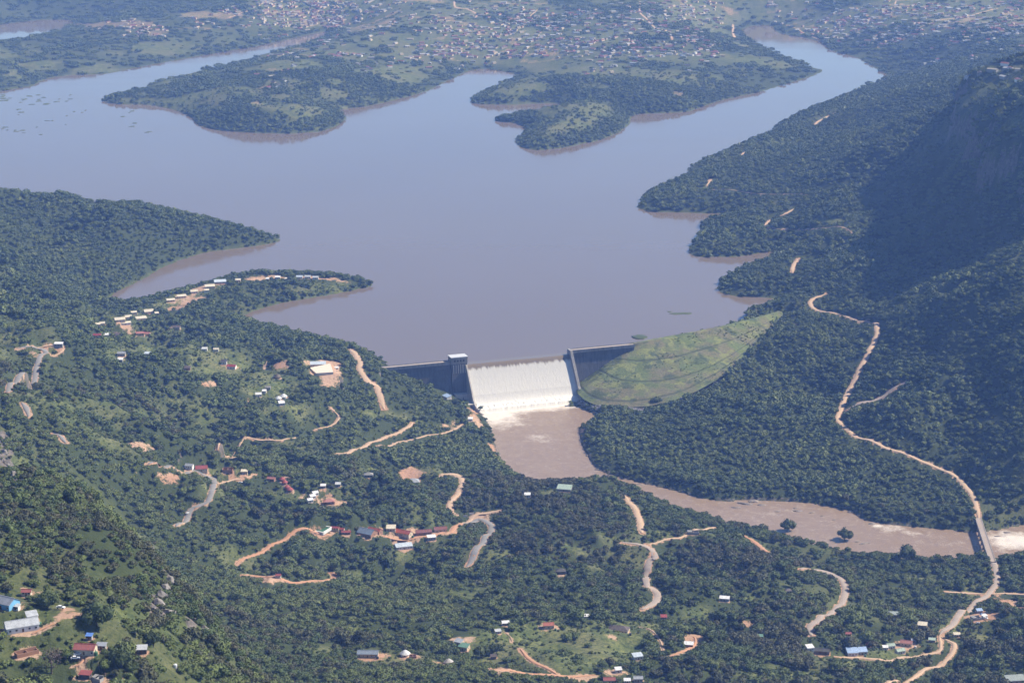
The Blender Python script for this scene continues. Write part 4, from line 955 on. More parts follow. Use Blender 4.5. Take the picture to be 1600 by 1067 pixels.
def plant_forest():
    global TREES_NEAR
    # near and middle distance
    xa, ya = scatter(860, 1800, 5.4, math.radians(17)); xb, yb = scatter(1800, 3700, 6.9, math.radians(17)); x, y = np.r_[xa, xb], np.r_[ya, yb]; k, s, li = choose(x, y, 8.8); k &= off_plots(x, y); x, y, s, li = x[k], y[k], s[k], li[k]
    s = s * np.where(np.hypot(x, y) < 1800, 9.2, 12.3); s = sight_trim(x, y, s); k = s > 2.2; x, y, s, li = x[k], y[k], s[k], li[k]; n = len(x); rot = rng.uniform(0, 6.283, n)
    var = np.where(li, rng.integers(6, 8, n), rng.integers(0, 6, n)); ol = (fbm(x, y, 210, 3, 191) * 1.5 + rng.normal(0, .2, n)) > .3; var = np.where(ol & ~li, np.where(rng.random(n) < .5, 1, 4), np.where(~ol & ((var == 1) | (var == 4)) & (rng.random(n) < .7), 2, var))
    u, v, dep = project(x, y, lookup(H, x, y) + s * .4)
    r = np.hypot(x, y); order = np.argsort(dep / s)
    inframe = (u > 4) & (u < 1596) & (v > 6) & (v < 1061)
    # only trees nothing nearer hides
    vis = []
    for q in order:
        if len(vis) >= 296: break
        if not inframe[q]: continue
        tt_ = np.linspace(.25, .985, 60); zz = CAM_Z + (lookup(H, x[q:q+1], y[q:q+1])[0] + s[q] * .6 - CAM_Z) * tt_
        if np.any(lookup(H, x[q] * tt_, y[q] * tt_) + 3 > zz): continue
        vis.append(q)
    sel = np.zeros(n, bool); sel[vis] = True
    TREES_NEAR = [(x[q], y[q], s[q], rot[q], int(var[q])) for q in vis]
    x, y, s, rot, var = x[~sel], y[~sel], s[~sel], rot[~sel], var[~sel]
    near = np.hypot(x, y) < 2750
    instancer('bush_forest', x[near], y[near], s[near], rot[near], var[near], SRC_NEAR, 'dense green bush forest on the valley slopes')
    f2 = ~near; instancer('bush_forest', x[f2], y[f2], s[f2], rot[f2], np.minimum(var[f2], 5), SRC_MID, 'dense green bush forest round the dam and the left shore')
    x2, y2 = scatter(3700, 6400, 8.3, math.radians(17)); k, s, li = choose(x2, y2, 8.3); k &= off_plots(x2, y2); x2, y2, s, li = x2[k], y2[k], s[k] * 13.4, li[k]; s = sight_trim(x2, y2, s); k = s > 2.5; x2, y2, s, li = x2[k], y2[k], s[k], li[k]; n = len(x2)
    instancer('bush_forest', x2, y2, s, rng.uniform(0, 6.28, n), np.where(li, 5, rng.integers(0, 5, n)), SRC_MID, 'hazy green forest on the far shores of the reservoir')
    x3, y3 = scatter(6400, 11500, 25, math.radians(17)); k, s, li = choose(x3, y3, 27); x3, y3, s, li = x3[k], y3[k], s[k], li[k]; n3 = len(x3)
    instancer('bush_thicket', x3, y3, s * 27, rng.uniform(0, 6.28, n3), np.where(li, 4, rng.integers(0, 4, n3)), SRC_FAR, 'blue green thickets between the far settlement')
    # low scrub in the clearings
    x4, y4 = scatter(900, 3900, 4.8, math.radians(16.5)); g4 = lookup(GRASS, x4, y4)
    k4 = ((g4 > .3) | (rng.random(len(x4)) < .5)) & (lookup(SOIL, x4, y4) < .4) & (lookup(SL, x4, y4) > 0) & (lookup(SR, x4, y4) > 1) & (lookup(np.minimum(RD, 60), x4, y4) > 1) & ~inside_poly(x4, y4, ep) & (rng.random(len(x4)) < .9 * sstep(-.45, .15, fbm(x4, y4, 34, 3, 171)))
    x4, y4 = x4[k4], y4[k4]; FO = np.array(FOOT); 
    for fx, fy, fr in FOOT: k5 = np.hypot(x4 - fx, y4 - fy) > fr * .8; x4, y4 = x4[k5], y4[k5]
    n4 = len(x4); instancer('scrub', x4, y4, np.where(lookup(GRASS, x4, y4) > .3, rng.uniform(1.6, 4.8, n4), rng.uniform(2.5, 6.0, n4)), rng.uniform(0, 6.28, n4), np.where(rng.random(n4) < .55, 5, rng.integers(0, 5, n4)), SRC_MID, 'low scrub dotting the clearings and gaps in the forest')
    e5 = EMB[1:-1, 1:-1].reshape(-1, 3); r5 = np.random.default_rng(5); pick = r5.integers(0, len(e5), 1500); p5 = e5[pick] + np.c_[r5.normal(0, 5, (1500, 2)), np.zeros(1500)]
    k5 = inside_poly(p5[:, 0], p5[:, 1], ep) & (fbm(p5[:, 0], p5[:, 1], 60, 4, 23) > .12); p5 = p5[k5]; j5 = np.array([np.argmin((EMB[..., 0] - q[0]) ** 2 + (EMB[..., 1] - q[1]) ** 2) for q in p5]); z5 = EMB.reshape(-1, 3)[j5, 2]
    instancer('embankment_scrub', p5[:, 0], p5[:, 1], r5.uniform(1.2, 3.6, len(p5)), r5.uniform(0, 6.28, len(p5)), r5.integers(0, 6, len(p5)), SRC_MID, 'dark scrub patches on the grassy embankment', z5 - .4)
    print('SCRUB', n4, len(p5))
    print('TREES', len(x), n, n3)
    crowns = {}; trunks = {}
    for q, (tx, ty, ts, tr, tv) in enumerate(TREES_NEAR):
        if tv not in crowns:
            V, F = crown_arrays(100 + tv, 7, 560, 0.05, flat=(.5, .58, .68, .55, .75, .6, .55, .62)[tv], spread=.31, base=.18)
            crowns[tv] = to_mesh('crown', V, F); crowns[tv].materials.append((M_LEAFB if tv in (1, 4) else M_LEAF) if tv < 6 else M_LEAFL)
            trunks[tv] = trunk_arrays(100 + tv).mesh('trunk'); trunks[tv].materials.append(M_BARK)
        o = put('bush_tree', None, loc=(tx, ty, ground(tx, ty) - .3), rz=tr); o.scale = (ts,) * 3
        put('crown', crowns[tv], None, o); put('trunk', trunks[tv], None, o)
        if ty < 1700 and tx < -60:
            lm = min(LANDMARKS, key=lambda l_: math.hypot(l_[0] - tx, (l_[1] - ty) * .6)); dx, dy = tx - lm[0], (ty - lm[1]) * .6
            far = 'far ' if math.hypot(dx, dy) > 45 else ''
            rel = far + ('right of ' if dx > 0 else 'left of ') if abs(dx) > abs(dy) else far + ('behind ' if dy > 0 else 'in front of ')
            rel += lm[2]; grp = 'forest trees on the escarpment'
        else:
            lm = min(LANDMARKS2, key=lambda l_: math.hypot(l_[0] - tx, (l_[1] - ty) * .6)); dx, dy = tx - lm[0], (ty - lm[1]) * .6
            far = 'far ' if math.hypot(dx, dy) > 55 else ''
            rel = far + ('right of ' if dx > 0 else 'left of ') if abs(dx) > abs(dy) else far + ('behind ' if dy > 0 else 'in front of ')
            rel += lm[2]; grp = 'forest trees on the near slope'
        tone = 'olive brown' if tv in (1, 4) else 'dark green' if tv < 6 else 'light green'; sz = 'small' if ts < 9.5 else 'tall' if ts > 19 else 'broad' if ts > 14 else 'middling'
        tag(o, '%s %s bush tree %s' % (sz, tone, rel), 'tree', grp)

# ------------------------------------------------------------------ the dam
def concrete_mat(c1, c2, stain):
    def f(t, b):
        tc = nd(t, 'ShaderNodeTexCoord'); mp = nd(t, 'ShaderNodeMapping'); mp.inputs['Scale'].default_value = (.35, .35, .03); t.links.new(tc.outputs['Object'], mp.inputs[0])
        n1 = noise(t, 0.15, 6, .65); n2 = noise(t, 1.0, 5, .6, vec=mp.outputs[0])
        col = mixc(t, n1, c1, c2); col = mixc(t, ramp(t, n2, [(.45, 0.0), (.75, .8)]), col, stain)
        t.links.new(col, b.inputs['Base Color']); b.inputs['Roughness'].default_value = .9; bump(t, b, n1, .15)
    return f
M_CONC = mat('weathered_concrete', concrete_mat((.20, .19, .18), (.33, .31, .285), (.11, .105, .10)))
M_CONCL = mat('pale_concrete', concrete_mat((.40, .37, .33), (.55, .50, .44), (.26, .23, .20)))
M_CONCD = mat('shade_dark_concrete', concrete_mat((.085, .085, .085), (.15, .145, .14), (.05, .05, .05)))  # darker concrete: the shade on the downstream faces is put into the colour
M_TOWROOF = mottled('tower_roof_sheet', (.42, .43, .45), (.58, .58, .59), .3, .6)
M_DARK = mottled('dark_opening', (.02, .02, .025), (.04, .04, .045), 1.0, .4)
def zc(s):
    s = np.asarray(s, float)
    z = np.where(s < 0, 0.0, np.where(s < 12, -s * s / 18, -8 - (s - 12) * 1.3333))
    z = np.maximum(z, np.where(s < 42, -60, -60.0))
    z = np.where((s > 38) & (s < 58), -60 + (58 - s) ** 2 * (17.35 / 400), z)
    return np.where(s >= 58, -60 + (s - 58) * .10, z)
dam = put('dam', None, loc=dam_pt(0, 0, 0), label='concrete dam with intake tower, overflowing spillway and grassed earth embankment', cat='dam')
dam.rotation_euler = (0, 0, math.atan2(AXE[1], AXE[0]))      # local x runs along the crest, local -y downstream
def L(t, s, z): return (t, -s, z)
def prism(mb, prof, t0, t1, mi=0):
    """profile of (s, z) points swept along the crest"""
    n = len(prof); vs = [L(t0, s, z) for s, z in prof] + [L(t1, s, z) for s, z in prof]
    return mb.add(vs, [tuple(range(n)), tuple(range(2 * n - 1, n - 1, -1))] + [(k, n + k, n + (k + 1) % n, (k + 1) % n) for k in range(n)], mi)
WALL = [(-4, 3.9), (4.2, 3.9), (4.6, -4), (13, -62), (-4, -62)]
T_R0 = T_SP1 + 4.5
for t0, t1, nm in ((-16, T_TOW0, 'left'), (T_R0, AXL + 5, 'right')):
    o = prism(MB(), WALL, t0, t1).put('wall', M_CONCD, dam); o['label'] = 'dark concrete wall %s of the spillway' % nm
    prism(MB(), [(-5, 3.9), (6.6, 3.9), (6.6, 8.0), (-5, 8.0)], t0, t1).put('crest_slab', M_CONC, dam)
    for s0 in (-5, 6.1):
        prism(MB(), [(s0, 8.0), (s0 + .5, 8.0), (s0 + .5, 9.0), (s0, 9.0)], t0, t1).put('parapet', M_CONC, dam)
    t = t0 + 14
    while t < t1 - 4:
        MB().add([L(t - .2, 4.25, 3.6), L(t + .35, 4.25, 3.6), L(t + .35, 4.9, -4), L(t - .35, 4.9, -4), L(t + .35, 13.4, -60), L(t - .35, 13.4, -60)], [(0, 1, 2, 3), (3, 2, 4, 5)]).put('joint_strip', M_CONCD, dam); t += 16
    prism(MB(), [(-3, 8.0), (5, 8.0), (5, 8.06), (-3, 8.06)], t0, t1).put('roadway', M_CONCROAD, dam)
# intake tower
ztop = float(plane_hit(713, 558, 9)[2]); a, b = T_TOW0, T_TOW1; print('ZTOP', ztop, a, b)
tw = prism(MB(), [(-7, -62), (15, -62), (9.0, 2), (9.0, ztop - 12), (-7, ztop - 12)], a, b).put('intake_tower', M_CONCD, dam)
prism(MB(), [(-7.5, ztop - 12), (9.6, ztop - 12), (9.6, ztop - 1.2), (-7.5, ztop - 1.2)], a - .6, b + .6).put('tower_head', M_CONC, tw)
prism(MB(), [(-8.2, ztop - 1.2), (10.3, ztop - 1.2), (10.3, ztop), (-8.2, ztop)], a - 1.3, b + 1.3).put('roof', M_TOWROOF, tw)
for k in range(4):
    t = a + 3 + k * (b - a - 6) / 4; prism(MB(), [(9.6, ztop - 8), (9.72, ztop - 8), (9.72, ztop - 5), (9.6, ztop - 5)], t + .8, t + 3.6).put('window', M_DARK, tw)
for k in range(6):
    t = a + 3.2 + k * (b - a - 6.4) / 5; prism(MB(), [(8.8, -13), (10.2, -13), (10.2, 3), (8.8, 3)], t - .7, t + .7).put('rib', M_CONCL, tw)
prism(MB(), [(8.9, -15), (10.4, -15), (10.4, -13), (8.9, -13)], a + 1.5, b - 1.5).put('ledge', M_CONCL, tw)
# training walls beside the chute
def wall_strip(nm, top, th, lab=None):       # top: (t, s, z) along the run
    mb = MB(); n = len(top)
    vs = []
    for t, s, z in top: vs += [L(t - th, s, z), L(t, s, z), L(t, s, min(z - 8, -66) if z > -50 else -70), L(t - th, s, min(z - 8, -66) if z > -50 else -70)]
    fs = [(0, 1, 2, 3)[::-1], tuple(4 * (n - 1) + k for k in range(4))]
    for k in range(n - 1):
        for q in range(4): fs.append((4 * k + q, 4 * k + (q + 1) % 4, 4 * k + 4 + (q + 1) % 4, 4 * k + 4 + q))
    mb.add(vs, fs); o = mb.put('training_wall', nm, dam)
    if lab: o['label'] = lab
    return o
sv = [9, 14, 20, 28, 36, 44, 52]
wall_strip(M_CONCL, [(T_SP0 + .2, -6, 8)] + [(T_SP0 + .2, 9, 2)] + [(T_SP0 + .2, s, float(zc(s)) + 6) for s in sv[1:]] + [(T_SP0, 58, -54), (T_SP0 + 1, 64, -58), (T_SP0 + 3, 70, -61.5), (T_SP0 + 6, 76, -63)], 2.2, 'stained left wall of the chute curving out at its foot')
wall_strip(M_CONC, [(T_SP1 + 4.5, -6, 9), (T_SP1 + 4.5, 9, 9)] + [(T_SP1 + 4.5, s, float(zc(s)) + 10) for s in sv[1:]] + [(T_SP1 + 6, 60, -48), (T_SP1 + 10, 74, -52), (T_SP1 + 16, 86, -55), (T_SP1 + 26, 100, -58)], 4.5, 'right wall of the chute, its foot curving outwards')
# chute floor under the water
ps = np.r_[np.linspace(-6, 12, 16), np.linspace(14, 66, 27)]
X, S_ = np.meshgrid(np.array([T_SP0, T_SP1]), ps); put('chute', grid_mesh('chute', X, -S_, zc(S_) - .9), M_CONCL, dam)
# embankment
ca = EMB.copy(); dl = np.linalg.norm(np.gradient(ca[0], axis=0)[:, :2], axis=1)
cdir = np.gradient(ca[0][:, :2], axis=0); cdir /= np.linalg.norm(cdir, axis=1)[:, None]; cn = np.stack([-cdir[:, 1], cdir[:, 0]], 1)
rows = [np.concatenate([ca[0][:, :2] + cn * o, np.full((NE, 1), z)], 1) for o, z in ((34, -8), (8, DAM_Z), (2, DAM_Z + .15))]
full = np.concatenate([np.array(rows), ca], 0)
r2, c2 = 150, 260
def up2(A2, r, c_):
    ii = np.linspace(0, A2.shape[0] - 1, r); jj = np.linspace(0, A2.shape[1] - 1, c_); i = np.minimum(ii.astype(int), A2.shape[0] - 2); j = np.minimum(jj.astype(int), A2.shape[1] - 2)
    a = (ii - i)[:, None, None]; b = (jj - j)[None, :, None]; I, J = i[:, None], j[None]
    return A2[I, J] * (1 - a) * (1 - b) + A2[I + 1, J] * a * (1 - b) + A2[I, J + 1] * (1 - a) * b + A2[I + 1, J + 1] * a * b
fr = np.concatenate([full[:3], up2(full[3:], r2, NE)], 0); fr = np.stack([np.stack([np.interp(np.linspace(0, NE - 1, c2), np.arange(NE), fr[q, :, k]) for k in range(3)], 1) for q in range(len(fr))], 0)
dn = np.clip(np.arange(len(fr)) - 3, 0, None) / (r2 - 1)
fr[..., 2] += fbm(fr[..., 0], fr[..., 1], 22, 4, 6) * .9 * (dn > 0.02)[:, None] * (dn < .97)[:, None]
bench = np.zeros(fr.shape[:2])
cc = np.linspace(0, 1, c2)[None]
for lvl, wv in ((.36, .012), (.62, .012), (.88, .014)):
    q = np.abs(dn[:, None] - lvl - .05 * np.sin(cc * 4 + lvl * 9)) / wv; bench = np.maximum(bench, np.exp(-q * q))
fr[..., 2] -= bench * .8
lx = (fr[..., 0] - AX0[0]) * AXE[0] + (fr[..., 1] - AX0[1]) * AXE[1]; ly = -((fr[..., 0] - AX0[0]) * AXN[0] + (fr[..., 1] - AX0[1]) * AXN[1])
em = grid_mesh('embankment', lx, ly, fr[..., 2])
if em.polygons[len(em.polygons) // 2].normal.z < 0: em.flip_normals()
set_attr(em, 'bench', bench)
def emb_mat(t, b):
    big = noise(t, .016, 4, .6); mid = noise(t, .045, 5, .62); fine = noise(t, .3, 5, .7)
    col = mixc(t, ramp(t, big, [(.44, 0.0), (.56, 1.0)]), (.15, .135, .075), (.11, .14, .045))
    col = mixc(t, ramp(t, mid, [(.52, 0.0), (.60, .85)]), col, (.20, .215, .065))
    col = mixc(t, ramp(t, noise(t, .028, 6, .7), [(.52, 0.0), (.60, .85)]), col, (.045, .066, .03))
    col = mixc(t, ramp(t, fine, [(.48, 0.0), (.62, .6)]), col, (.05, .064, .03)); col = mixc(t, math_(t, 'MULTIPLY', attr(t, 'bench'), .75), col, (.045, .055, .03))
    t.links.new(col, b.inputs['Base Color']); b.inputs['Roughness'].default_value = .95; bump(t, b, fine, 1.0)
o = put('embankment', em, mat('embankment_grass', emb_mat), dam); o['label'] = 'grassy earth embankment on the right of the spillway'
# stone facing along the toe
mb = MB(); v0, f0 = ico()[0]; r_ = np.random.default_rng(3)
tl2 = resample(EMB_TOE[1:9], 420)
for k in range(1300):
    q = tl2[r_.integers(0, 420)]; off = r_.uniform(-1, 9); sc_ = r_.uniform(.7, 1.9)
    x_, y_ = q[0] + r_.normal(0, 1.2), q[1] - off + r_.normal(0, .8)
    lz = min(q[2], ground(x_, y_) + 2.5) - off * .18
    qx = (x_ - AX0[0]) * AXE[0] + (y_ - AX0[1]) * AXE[1]; qy = -((x_ - AX0[0]) * AXN[0] + (y_ - AX0[1]) * AXN[1])
    mb.add(v0 * (1 + r_.normal(0, .16, (len(v0), 1))) * sc_ * [1, 1, .7] + [qx, qy, lz + .3], [tuple(f) for f in f0])
o = mb.put('riprap', mottled('riprap_stone', (.12, .115, .12), (.34, .32, .32), .9), dam, kind='stuff')
# water pouring over the spillway
tn, sn_ = 300, 230
tt_ = np.linspace(T_SP0 + .1, T_SP1 + .1, tn); s_ = np.r_[np.linspace(-16, 12, 60), np.linspace(12.4, 68, sn_ - 60)]
TT, SS = np.meshgrid(tt_, s_)
depth = np.interp(SS, [-16, -8, 0, 8, 14, 60, 68], [.02, .05, .35, .1, .4, .9, -1])
fm = sstep(8.0, 12.5, SS + fbm(TT, SS * .12, 2.6, 3, 8) * 3.0)
ZZ = zc(SS) + depth + fm * (fbm(TT, SS * .6, 2.2, 3, 12) * .14)
rol = np.exp(-((SS - 55) / 5) ** 2) * 3.2 + np.exp(-((SS - 66) / 4) ** 2) * 2.0
ZZ += rol * (.75 + .5 * fbm(TT, SS, 5, 3, 19)); ZZ = np.where(SS > 66.5, RIVER_Z - 1, ZZ)
X = AX0[0] + AXE[0] * TT + AXN[0] * SS; Y = AX0[1] + AXE[1] * TT + AXN[1] * SS
cm = grid_mesh('spillway_water', X, Y, ZZ)
if cm.polygons[0].normal.z < 0: cm.flip_normals()
set_attr(cm, 'foam', fm); set_attr(cm, 'ft', TT); set_attr(cm, 'fs', SS)
def casc_mat(t, b):
    cb = nd(t, 'ShaderNodeCombineXYZ'); t.links.new(attr(t, 'ft'), cb.inputs[0]); t.links.new(math_(t, 'MULTIPLY', attr(t, 'fs'), .12), cb.inputs[1])
    st = noise(t, .55, 5, .65, vec=cb.outputs[0]); cb2 = nd(t, 'ShaderNodeCombineXYZ'); t.links.new(attr(t, 'ft'), cb2.inputs[0]); t.links.new(math_(t, 'MULTIPLY', attr(t, 'fs'), .5), cb2.inputs[1])
    f2 = noise(t, .35, 5, .7, vec=cb2.outputs[0])
    wt = mixc(t, st, (.64, .61, .555), (.76, .73, .67)); wt = mixc(t, ramp(t, f2, [(.36, .3), (.58, 0.0)]), wt, (.50, .46, .41))
    lo = math_(t, 'MULTIPLY', math_(t, 'SUBTRACT', attr(t, 'fs'), 10.0), 1 / 42.0, True); wt = mixc(t, lo, mixc(t, .55, wt, (.42, .41, .385)), wt)
    col = mixc(t, attr(t, 'foam'), (.17, .135, .095), wt)
    t.links.new(col, b.inputs['Base Color']); t.links.new(math_(t, 'ADD', math_(t, 'MULTIPLY', attr(t, 'foam'), .5), .12), b.inputs['Roughness'])
    b.inputs['IOR'].default_value = 1.33; b.inputs['Specular IOR Level'].default_value = .35; bump(t, b, f2, .3)
put('spillway_water', cm, mat('spillway_foam', casc_mat), kind='structure', label='white water sheet sliding down the spillway into foam')
# works at the foot of the dam
def block(name, u, v, z, wx, wy, h, m, label, cat, sink=6, rz=None, roof=None):
    q = P(u, v, z); o = put(name, None, loc=(q[0], q[1], z), rz=math.atan2(AXE[1], AXE[0]) if rz is None else rz, label=label, cat=cat)
    MB().box(-wx / 2, wx / 2, -wy / 2, wy / 2, -sink, h).put('wall', m, o)
    MB().box(-wx / 2 - .4, wx / 2 + .4, -wy / 2 - .4, wy / 2 + .4, h + .004, h + .5).put('roof', roof or m, o)
    MB().box(-.8, .8, -wy / 2 - .06, -wy / 2, 0, 2.2).put('door', M_DARK, o); return o
block('valve_house', 722, 622, -50, 24, 12, 7, M_CONCL, 'flat concrete valve house at the foot of the intake tower', 'building')
block('outlet_works', 734, 634, -57, 18, 16, 4, M_CONC, 'stepped concrete outlet block beside the left chute wall', 'building', roof=M_CONCL)
FOOT += [(*P(722, 622, -50), 22), (*P(734, 634, -57), 20)]

# ------------------------------------------------------------------ bridge
BZ = -53.0; ba, bb = P(1529, 811, BZ), P(1550, 874, BZ); bl = float(np.linalg.norm(bb - ba)); bd = (bb - ba) / bl
br = put('road_bridge', None, loc=(ba[0], ba[1], BZ), rz=math.atan2(bd[1], bd[0]), label='narrow concrete road bridge across the brown river', cat='bridge')
MB().box(-6, bl + 8, -4.2, 4.2, -1.6, 0.4).put('deck', M_CONCL, br)
MB().box(-7, bl + 9, -3.6, 3.6, .404, .55).put('roadway', M_CONCROAD, br)
for sg in (-1, 1):
    MB().box(-6, bl + 8, sg * 3.9 - .3, sg * 3.9 + .3, .404, .9).put('kerb', M_CONCL, br)
    rail = MB().box(-6, bl + 8, sg * 3.9 - .08, sg * 3.9 + .08, 1.6, 1.8).put('guard_rail', mottled('rail_steel', (.10, .10, .10), (.2, .19, .18), 1), br)
    k = 0.0
    while k < bl: MB().box(k - .12, k + .12, sg * 3.9 - .1, sg * 3.9 + .1, .9, 1.6).put('rail_post', MATS['rail_steel'], br); k += 6
for k in range(1, 9): MB().box(bl * k / 9 - .9, bl * k / 9 + .9, -3.8, 3.8, -15, -1.6).put('pier', M_CONC, br)

# ------------------------------------------------------------------ buildings
def roof_mat(name, c):
    def f(t, b):
        tc = nd(t, 'ShaderNodeTexCoord'); wv = nd(t, 'ShaderNodeTexWave'); wv.inputs['Scale'].default_value = 2.2; wv.inputs['Distortion'].default_value = .3; t.links.new(tc.outputs['Object'], wv.inputs['Vector'])
        n1 = noise(t, .35, 5, .65); oi = nd(t, 'ShaderNodeObjectInfo')
        d = tuple(q * .62 for q in c); col = mixc(t, ramp(t, n1, [(.35, 0.0), (.72, 1.0)]), c, d)
        col = mixc(t, ramp(t, noise(t, .8, 6, .7), [(.58, 0.0), (.72, .55)]), col, (.22, .11, .06))
        t.links.new(col, b.inputs['Base Color']); b.inputs['Roughness'].default_value = .55; b.inputs['Specular IOR Level'].default_value = .35; bump(t, b, wv.outputs['Fac'], .05)
    return mat('roof_' + name, f)
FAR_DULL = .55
RC = dict(zinc=(.33,.35,.38), zincl=(.52,.53,.53), zincb=(.50,.56,.62), zincg=(.30,.34,.31), whiter=(.74,.73,.72), cream=(.66,.58,.44), red=(.30,.055,.05), redd=(.20,.05,.045), redr=(.33,.06,.055), orange=(.38,.09,.045),
          pink=(.42,.17,.14), blue=(.10,.24,.62), bluel=(.34,.46,.66), slate=(.20,.25,.32), green=(.12,.24,.17), greenp=(.36,.45,.36), brown=(.10,.075,.065), black=(.04,.04,.04), dark=(.06,.055,.05), grey=(.28,.27,.25), brick=(.34,.22,.15), thatch=(.46,.43,.39), thatchd=(.11,.085,.06))
WC = dict(white=(.74,.72,.68), cream=(.62,.50,.36), sky=(.20,.46,.68), grey=(.33,.32,.30), dark=(.10,.085,.075), brick=(.36,.20,.13), brown=(.22,.15,.10))
def wall_mat(n): c_ = WC[n]; return mottled('plaster_' + n, tuple(q * .78 for q in c_), c_, .5)
M_GLASS = mottled('window_glass', (.03, .04, .05), (.06, .07, .08), .5, .15, spec=.5)
M_DOOR = mottled('door_wood', (.10, .06, .035), (.18, .11, .07), 2.0)
house_meshes = {}
def house(q, h, L_, W_, o):
    style, rc, wc, detail = h[5], h[6], h[7], h[9]
    rm, wm = roof_mat(rc, RC[rc]), wall_mat(wc); hh = min(3.2, max(2.2, W_ * .55)) if style != 'r' else 2.3
    a, b = L_ / 2, W_ / 2; ov = .45
    if style == 'r':
        n = 18; MB().cyl(0, 0, -2.5, hh, a * .86, a * .86, n).put('wall', wm, o)
        top = hh + a * .75; mb = MB(); vs = [(a * 1.12 * math.cos(2 * math.pi * k / n), a * 1.12 * math.sin(2 * math.pi * k / n), hh - .25) for k in range(n)] + [(a * .5 * math.cos(2 * math.pi * k / n), a * .5 * math.sin(2 * math.pi * k / n), hh + a * .46) for k in range(n)] + [(0, 0, top)]
        mb.add(vs, [(k, (k + 1) % n, n + (k + 1) % n, n + k) for k in range(n)] + [(n + k, n + (k + 1) % n, 2 * n) for k in range(n)] + [tuple(range(n))[::-1]]).put('roof', rm, o)
        MB().box(-.5, .5, -a * .86 - .08, -a * .86 + .3, 0, 1.9).put('door', M_DOOR, o); MB().cyl(0, 0, top - .1, top + .4, .25, .05, 8).put('finial', rm, o)
    elif style == 'f':
        th = .35
        for x0, x1, y0, y1, zt in ((-a, a, -b, -b + th, hh * .8), (-a, a, b - th, b, hh), (-a, -a + th, -b + th + .002, b - th - .002, hh * .9), (a - th, a, -b + th + .002, b - th - .002, hh * .6), (-th / 2, th / 2, -b + th + .002, b - th - .002, hh * .75)):
            MB().box(x0, x1, y0, y1, -2.5, zt).put('wall', wm, o)
        if wc == 'grey': MB().box(-a - .1, -a * .2, -b - .1, b + .1, hh + .01, hh + .2).put('slab', roof_mat(rc, RC[rc]), o)
    else:
        rise = {'g': b * .55, 'm': b * .42, 'h': b * .55}[style]; mb = MB()
        if style == 'g':
            mb.add([(-a, -b, -2.5), (a, -b, -2.5), (a, b, -2.5), (-a, b, -2.5), (-a, -b, hh), (a, -b, hh), (a, b, hh), (-a, b, hh), (-a, 0, hh + rise), (a, 0, hh + rise)],
                   [(0, 1, 5, 4), (2, 3, 7, 6), (1, 2, 6, 9, 5), (3, 0, 4, 8, 7), (4, 5, 9, 8), (6, 7, 8, 9)])
        elif style == 'm':
            mb.add([(-a, -b, -2.5), (a, -b, -2.5), (a, b, -2.5), (-a, b, -2.5), (-a, -b, hh), (a, -b, hh), (a, b, hh + rise), (-a, b, hh + rise)], [(0, 1, 5, 4), (2, 3, 7, 6), (1, 2, 6, 5), (3, 0, 4, 7), (4, 5, 6, 7)])
        else: mb.box(-a, a, -b, b, -2.5, hh)
        mb.put('wall', wm, o); t = .14; e = ov; A_, B_ = a + e, b + e; k = rise / b; z0 = hh - e * k + .12; mb = MB()
        if style == 'g':
            zr = hh + rise + .12
            for sg in (-1, 1):
                p = [(-A_, sg * B_, z0), (A_, sg * B_, z0), (A_, 0, zr), (-A_, 0, zr)]; p = p if sg < 0 else p[::-1]
                mb.hexa(p + [(x, y, z + t) for x, y, z in p])
            mb.put('roof', rm, o); MB().box(-A_, A_, -.25, .25, zr + t - .02, zr + t + .1).put('ridge_cap', rm, o)
        elif style == 'm':
            kk_ = rise / (2 * b); zl, zh = hh - e * kk_ + .08, hh + rise + e * kk_ + .08; p = [(-A_, -B_, zl), (A_, -B_, zl), (A_, B_, zh), (-A_, B_, zh)]; mb.hexa(p + [(x, y, z + t) for x, y, z in p]).put('roof', rm, o)
        else:
            rl_ = max(a - b, a * .15); zr = hh + rise + .15
            mb.add([(-A_, -B_, z0), (A_, -B_, z0), (A_, B_, z0), (-A_, B_, z0), (-rl_, 0, zr), (rl_, 0, zr)], [(0, 1, 5, 4), (2, 3, 4, 5), (1, 2, 5), (3, 0, 4), (3, 2, 1, 0)]).put('roof', rm, o)
        MB().box(-.55, .55, -b - .07, -b, 0, 2.05).put('door', M_DOOR, o)
        xs = [-a * .6, a * .6] if not detail else [q_ for q_ in np.linspace(-a * .8, a * .8, max(3, int(L_ / 3.2))) if abs(q_) > 1.2]
        for x in xs:
            wn = MB().box(x - .6, x + .6, -b - .05, -b, .95, 2.05).put('window', M_GLASS, o)
            if detail: MB().box(x - .75, x + .75, -b - .09, -b - .051, .8, .95).box(x - .75, x + .75, -b - .09, -b - .051, 2.05, 2.2).box(x - .75, x - .6, -b - .09, -b - .051, .95, 2.05).box(x + .6, x + .75, -b - .09, -b - .051, .95, 2.05).put('frame', wall_mat('white'), wn)
        for sg in (-1, 1):
            if W_ > 3.5: MB().box(sg * a - (.05 if sg < 0 else 0), sg * a + (.05 if sg > 0 else 0), -.6, .6, .95, 2.0).put('window', M_GLASS, o)
for h, (x, y, z, L_, W_) in zip(HOUSES, PLOTS):
    nm = {'r': 'round_hut', 'f': 'unfinished_house'}.get(h[5], 'house' if h[2] >= 10 else 'hut')
    o = put(nm, None, loc=(x, y, ground(x, y) + .35), rz=math.radians(h[4]), label=h[8], cat={'r': 'hut', 'f': 'ruin'}.get(h[5], 'house'), group=None)
    house(None, h, L_, W_, o); FOOT.append((x, y, max(L_, W_) * .55 + 3))

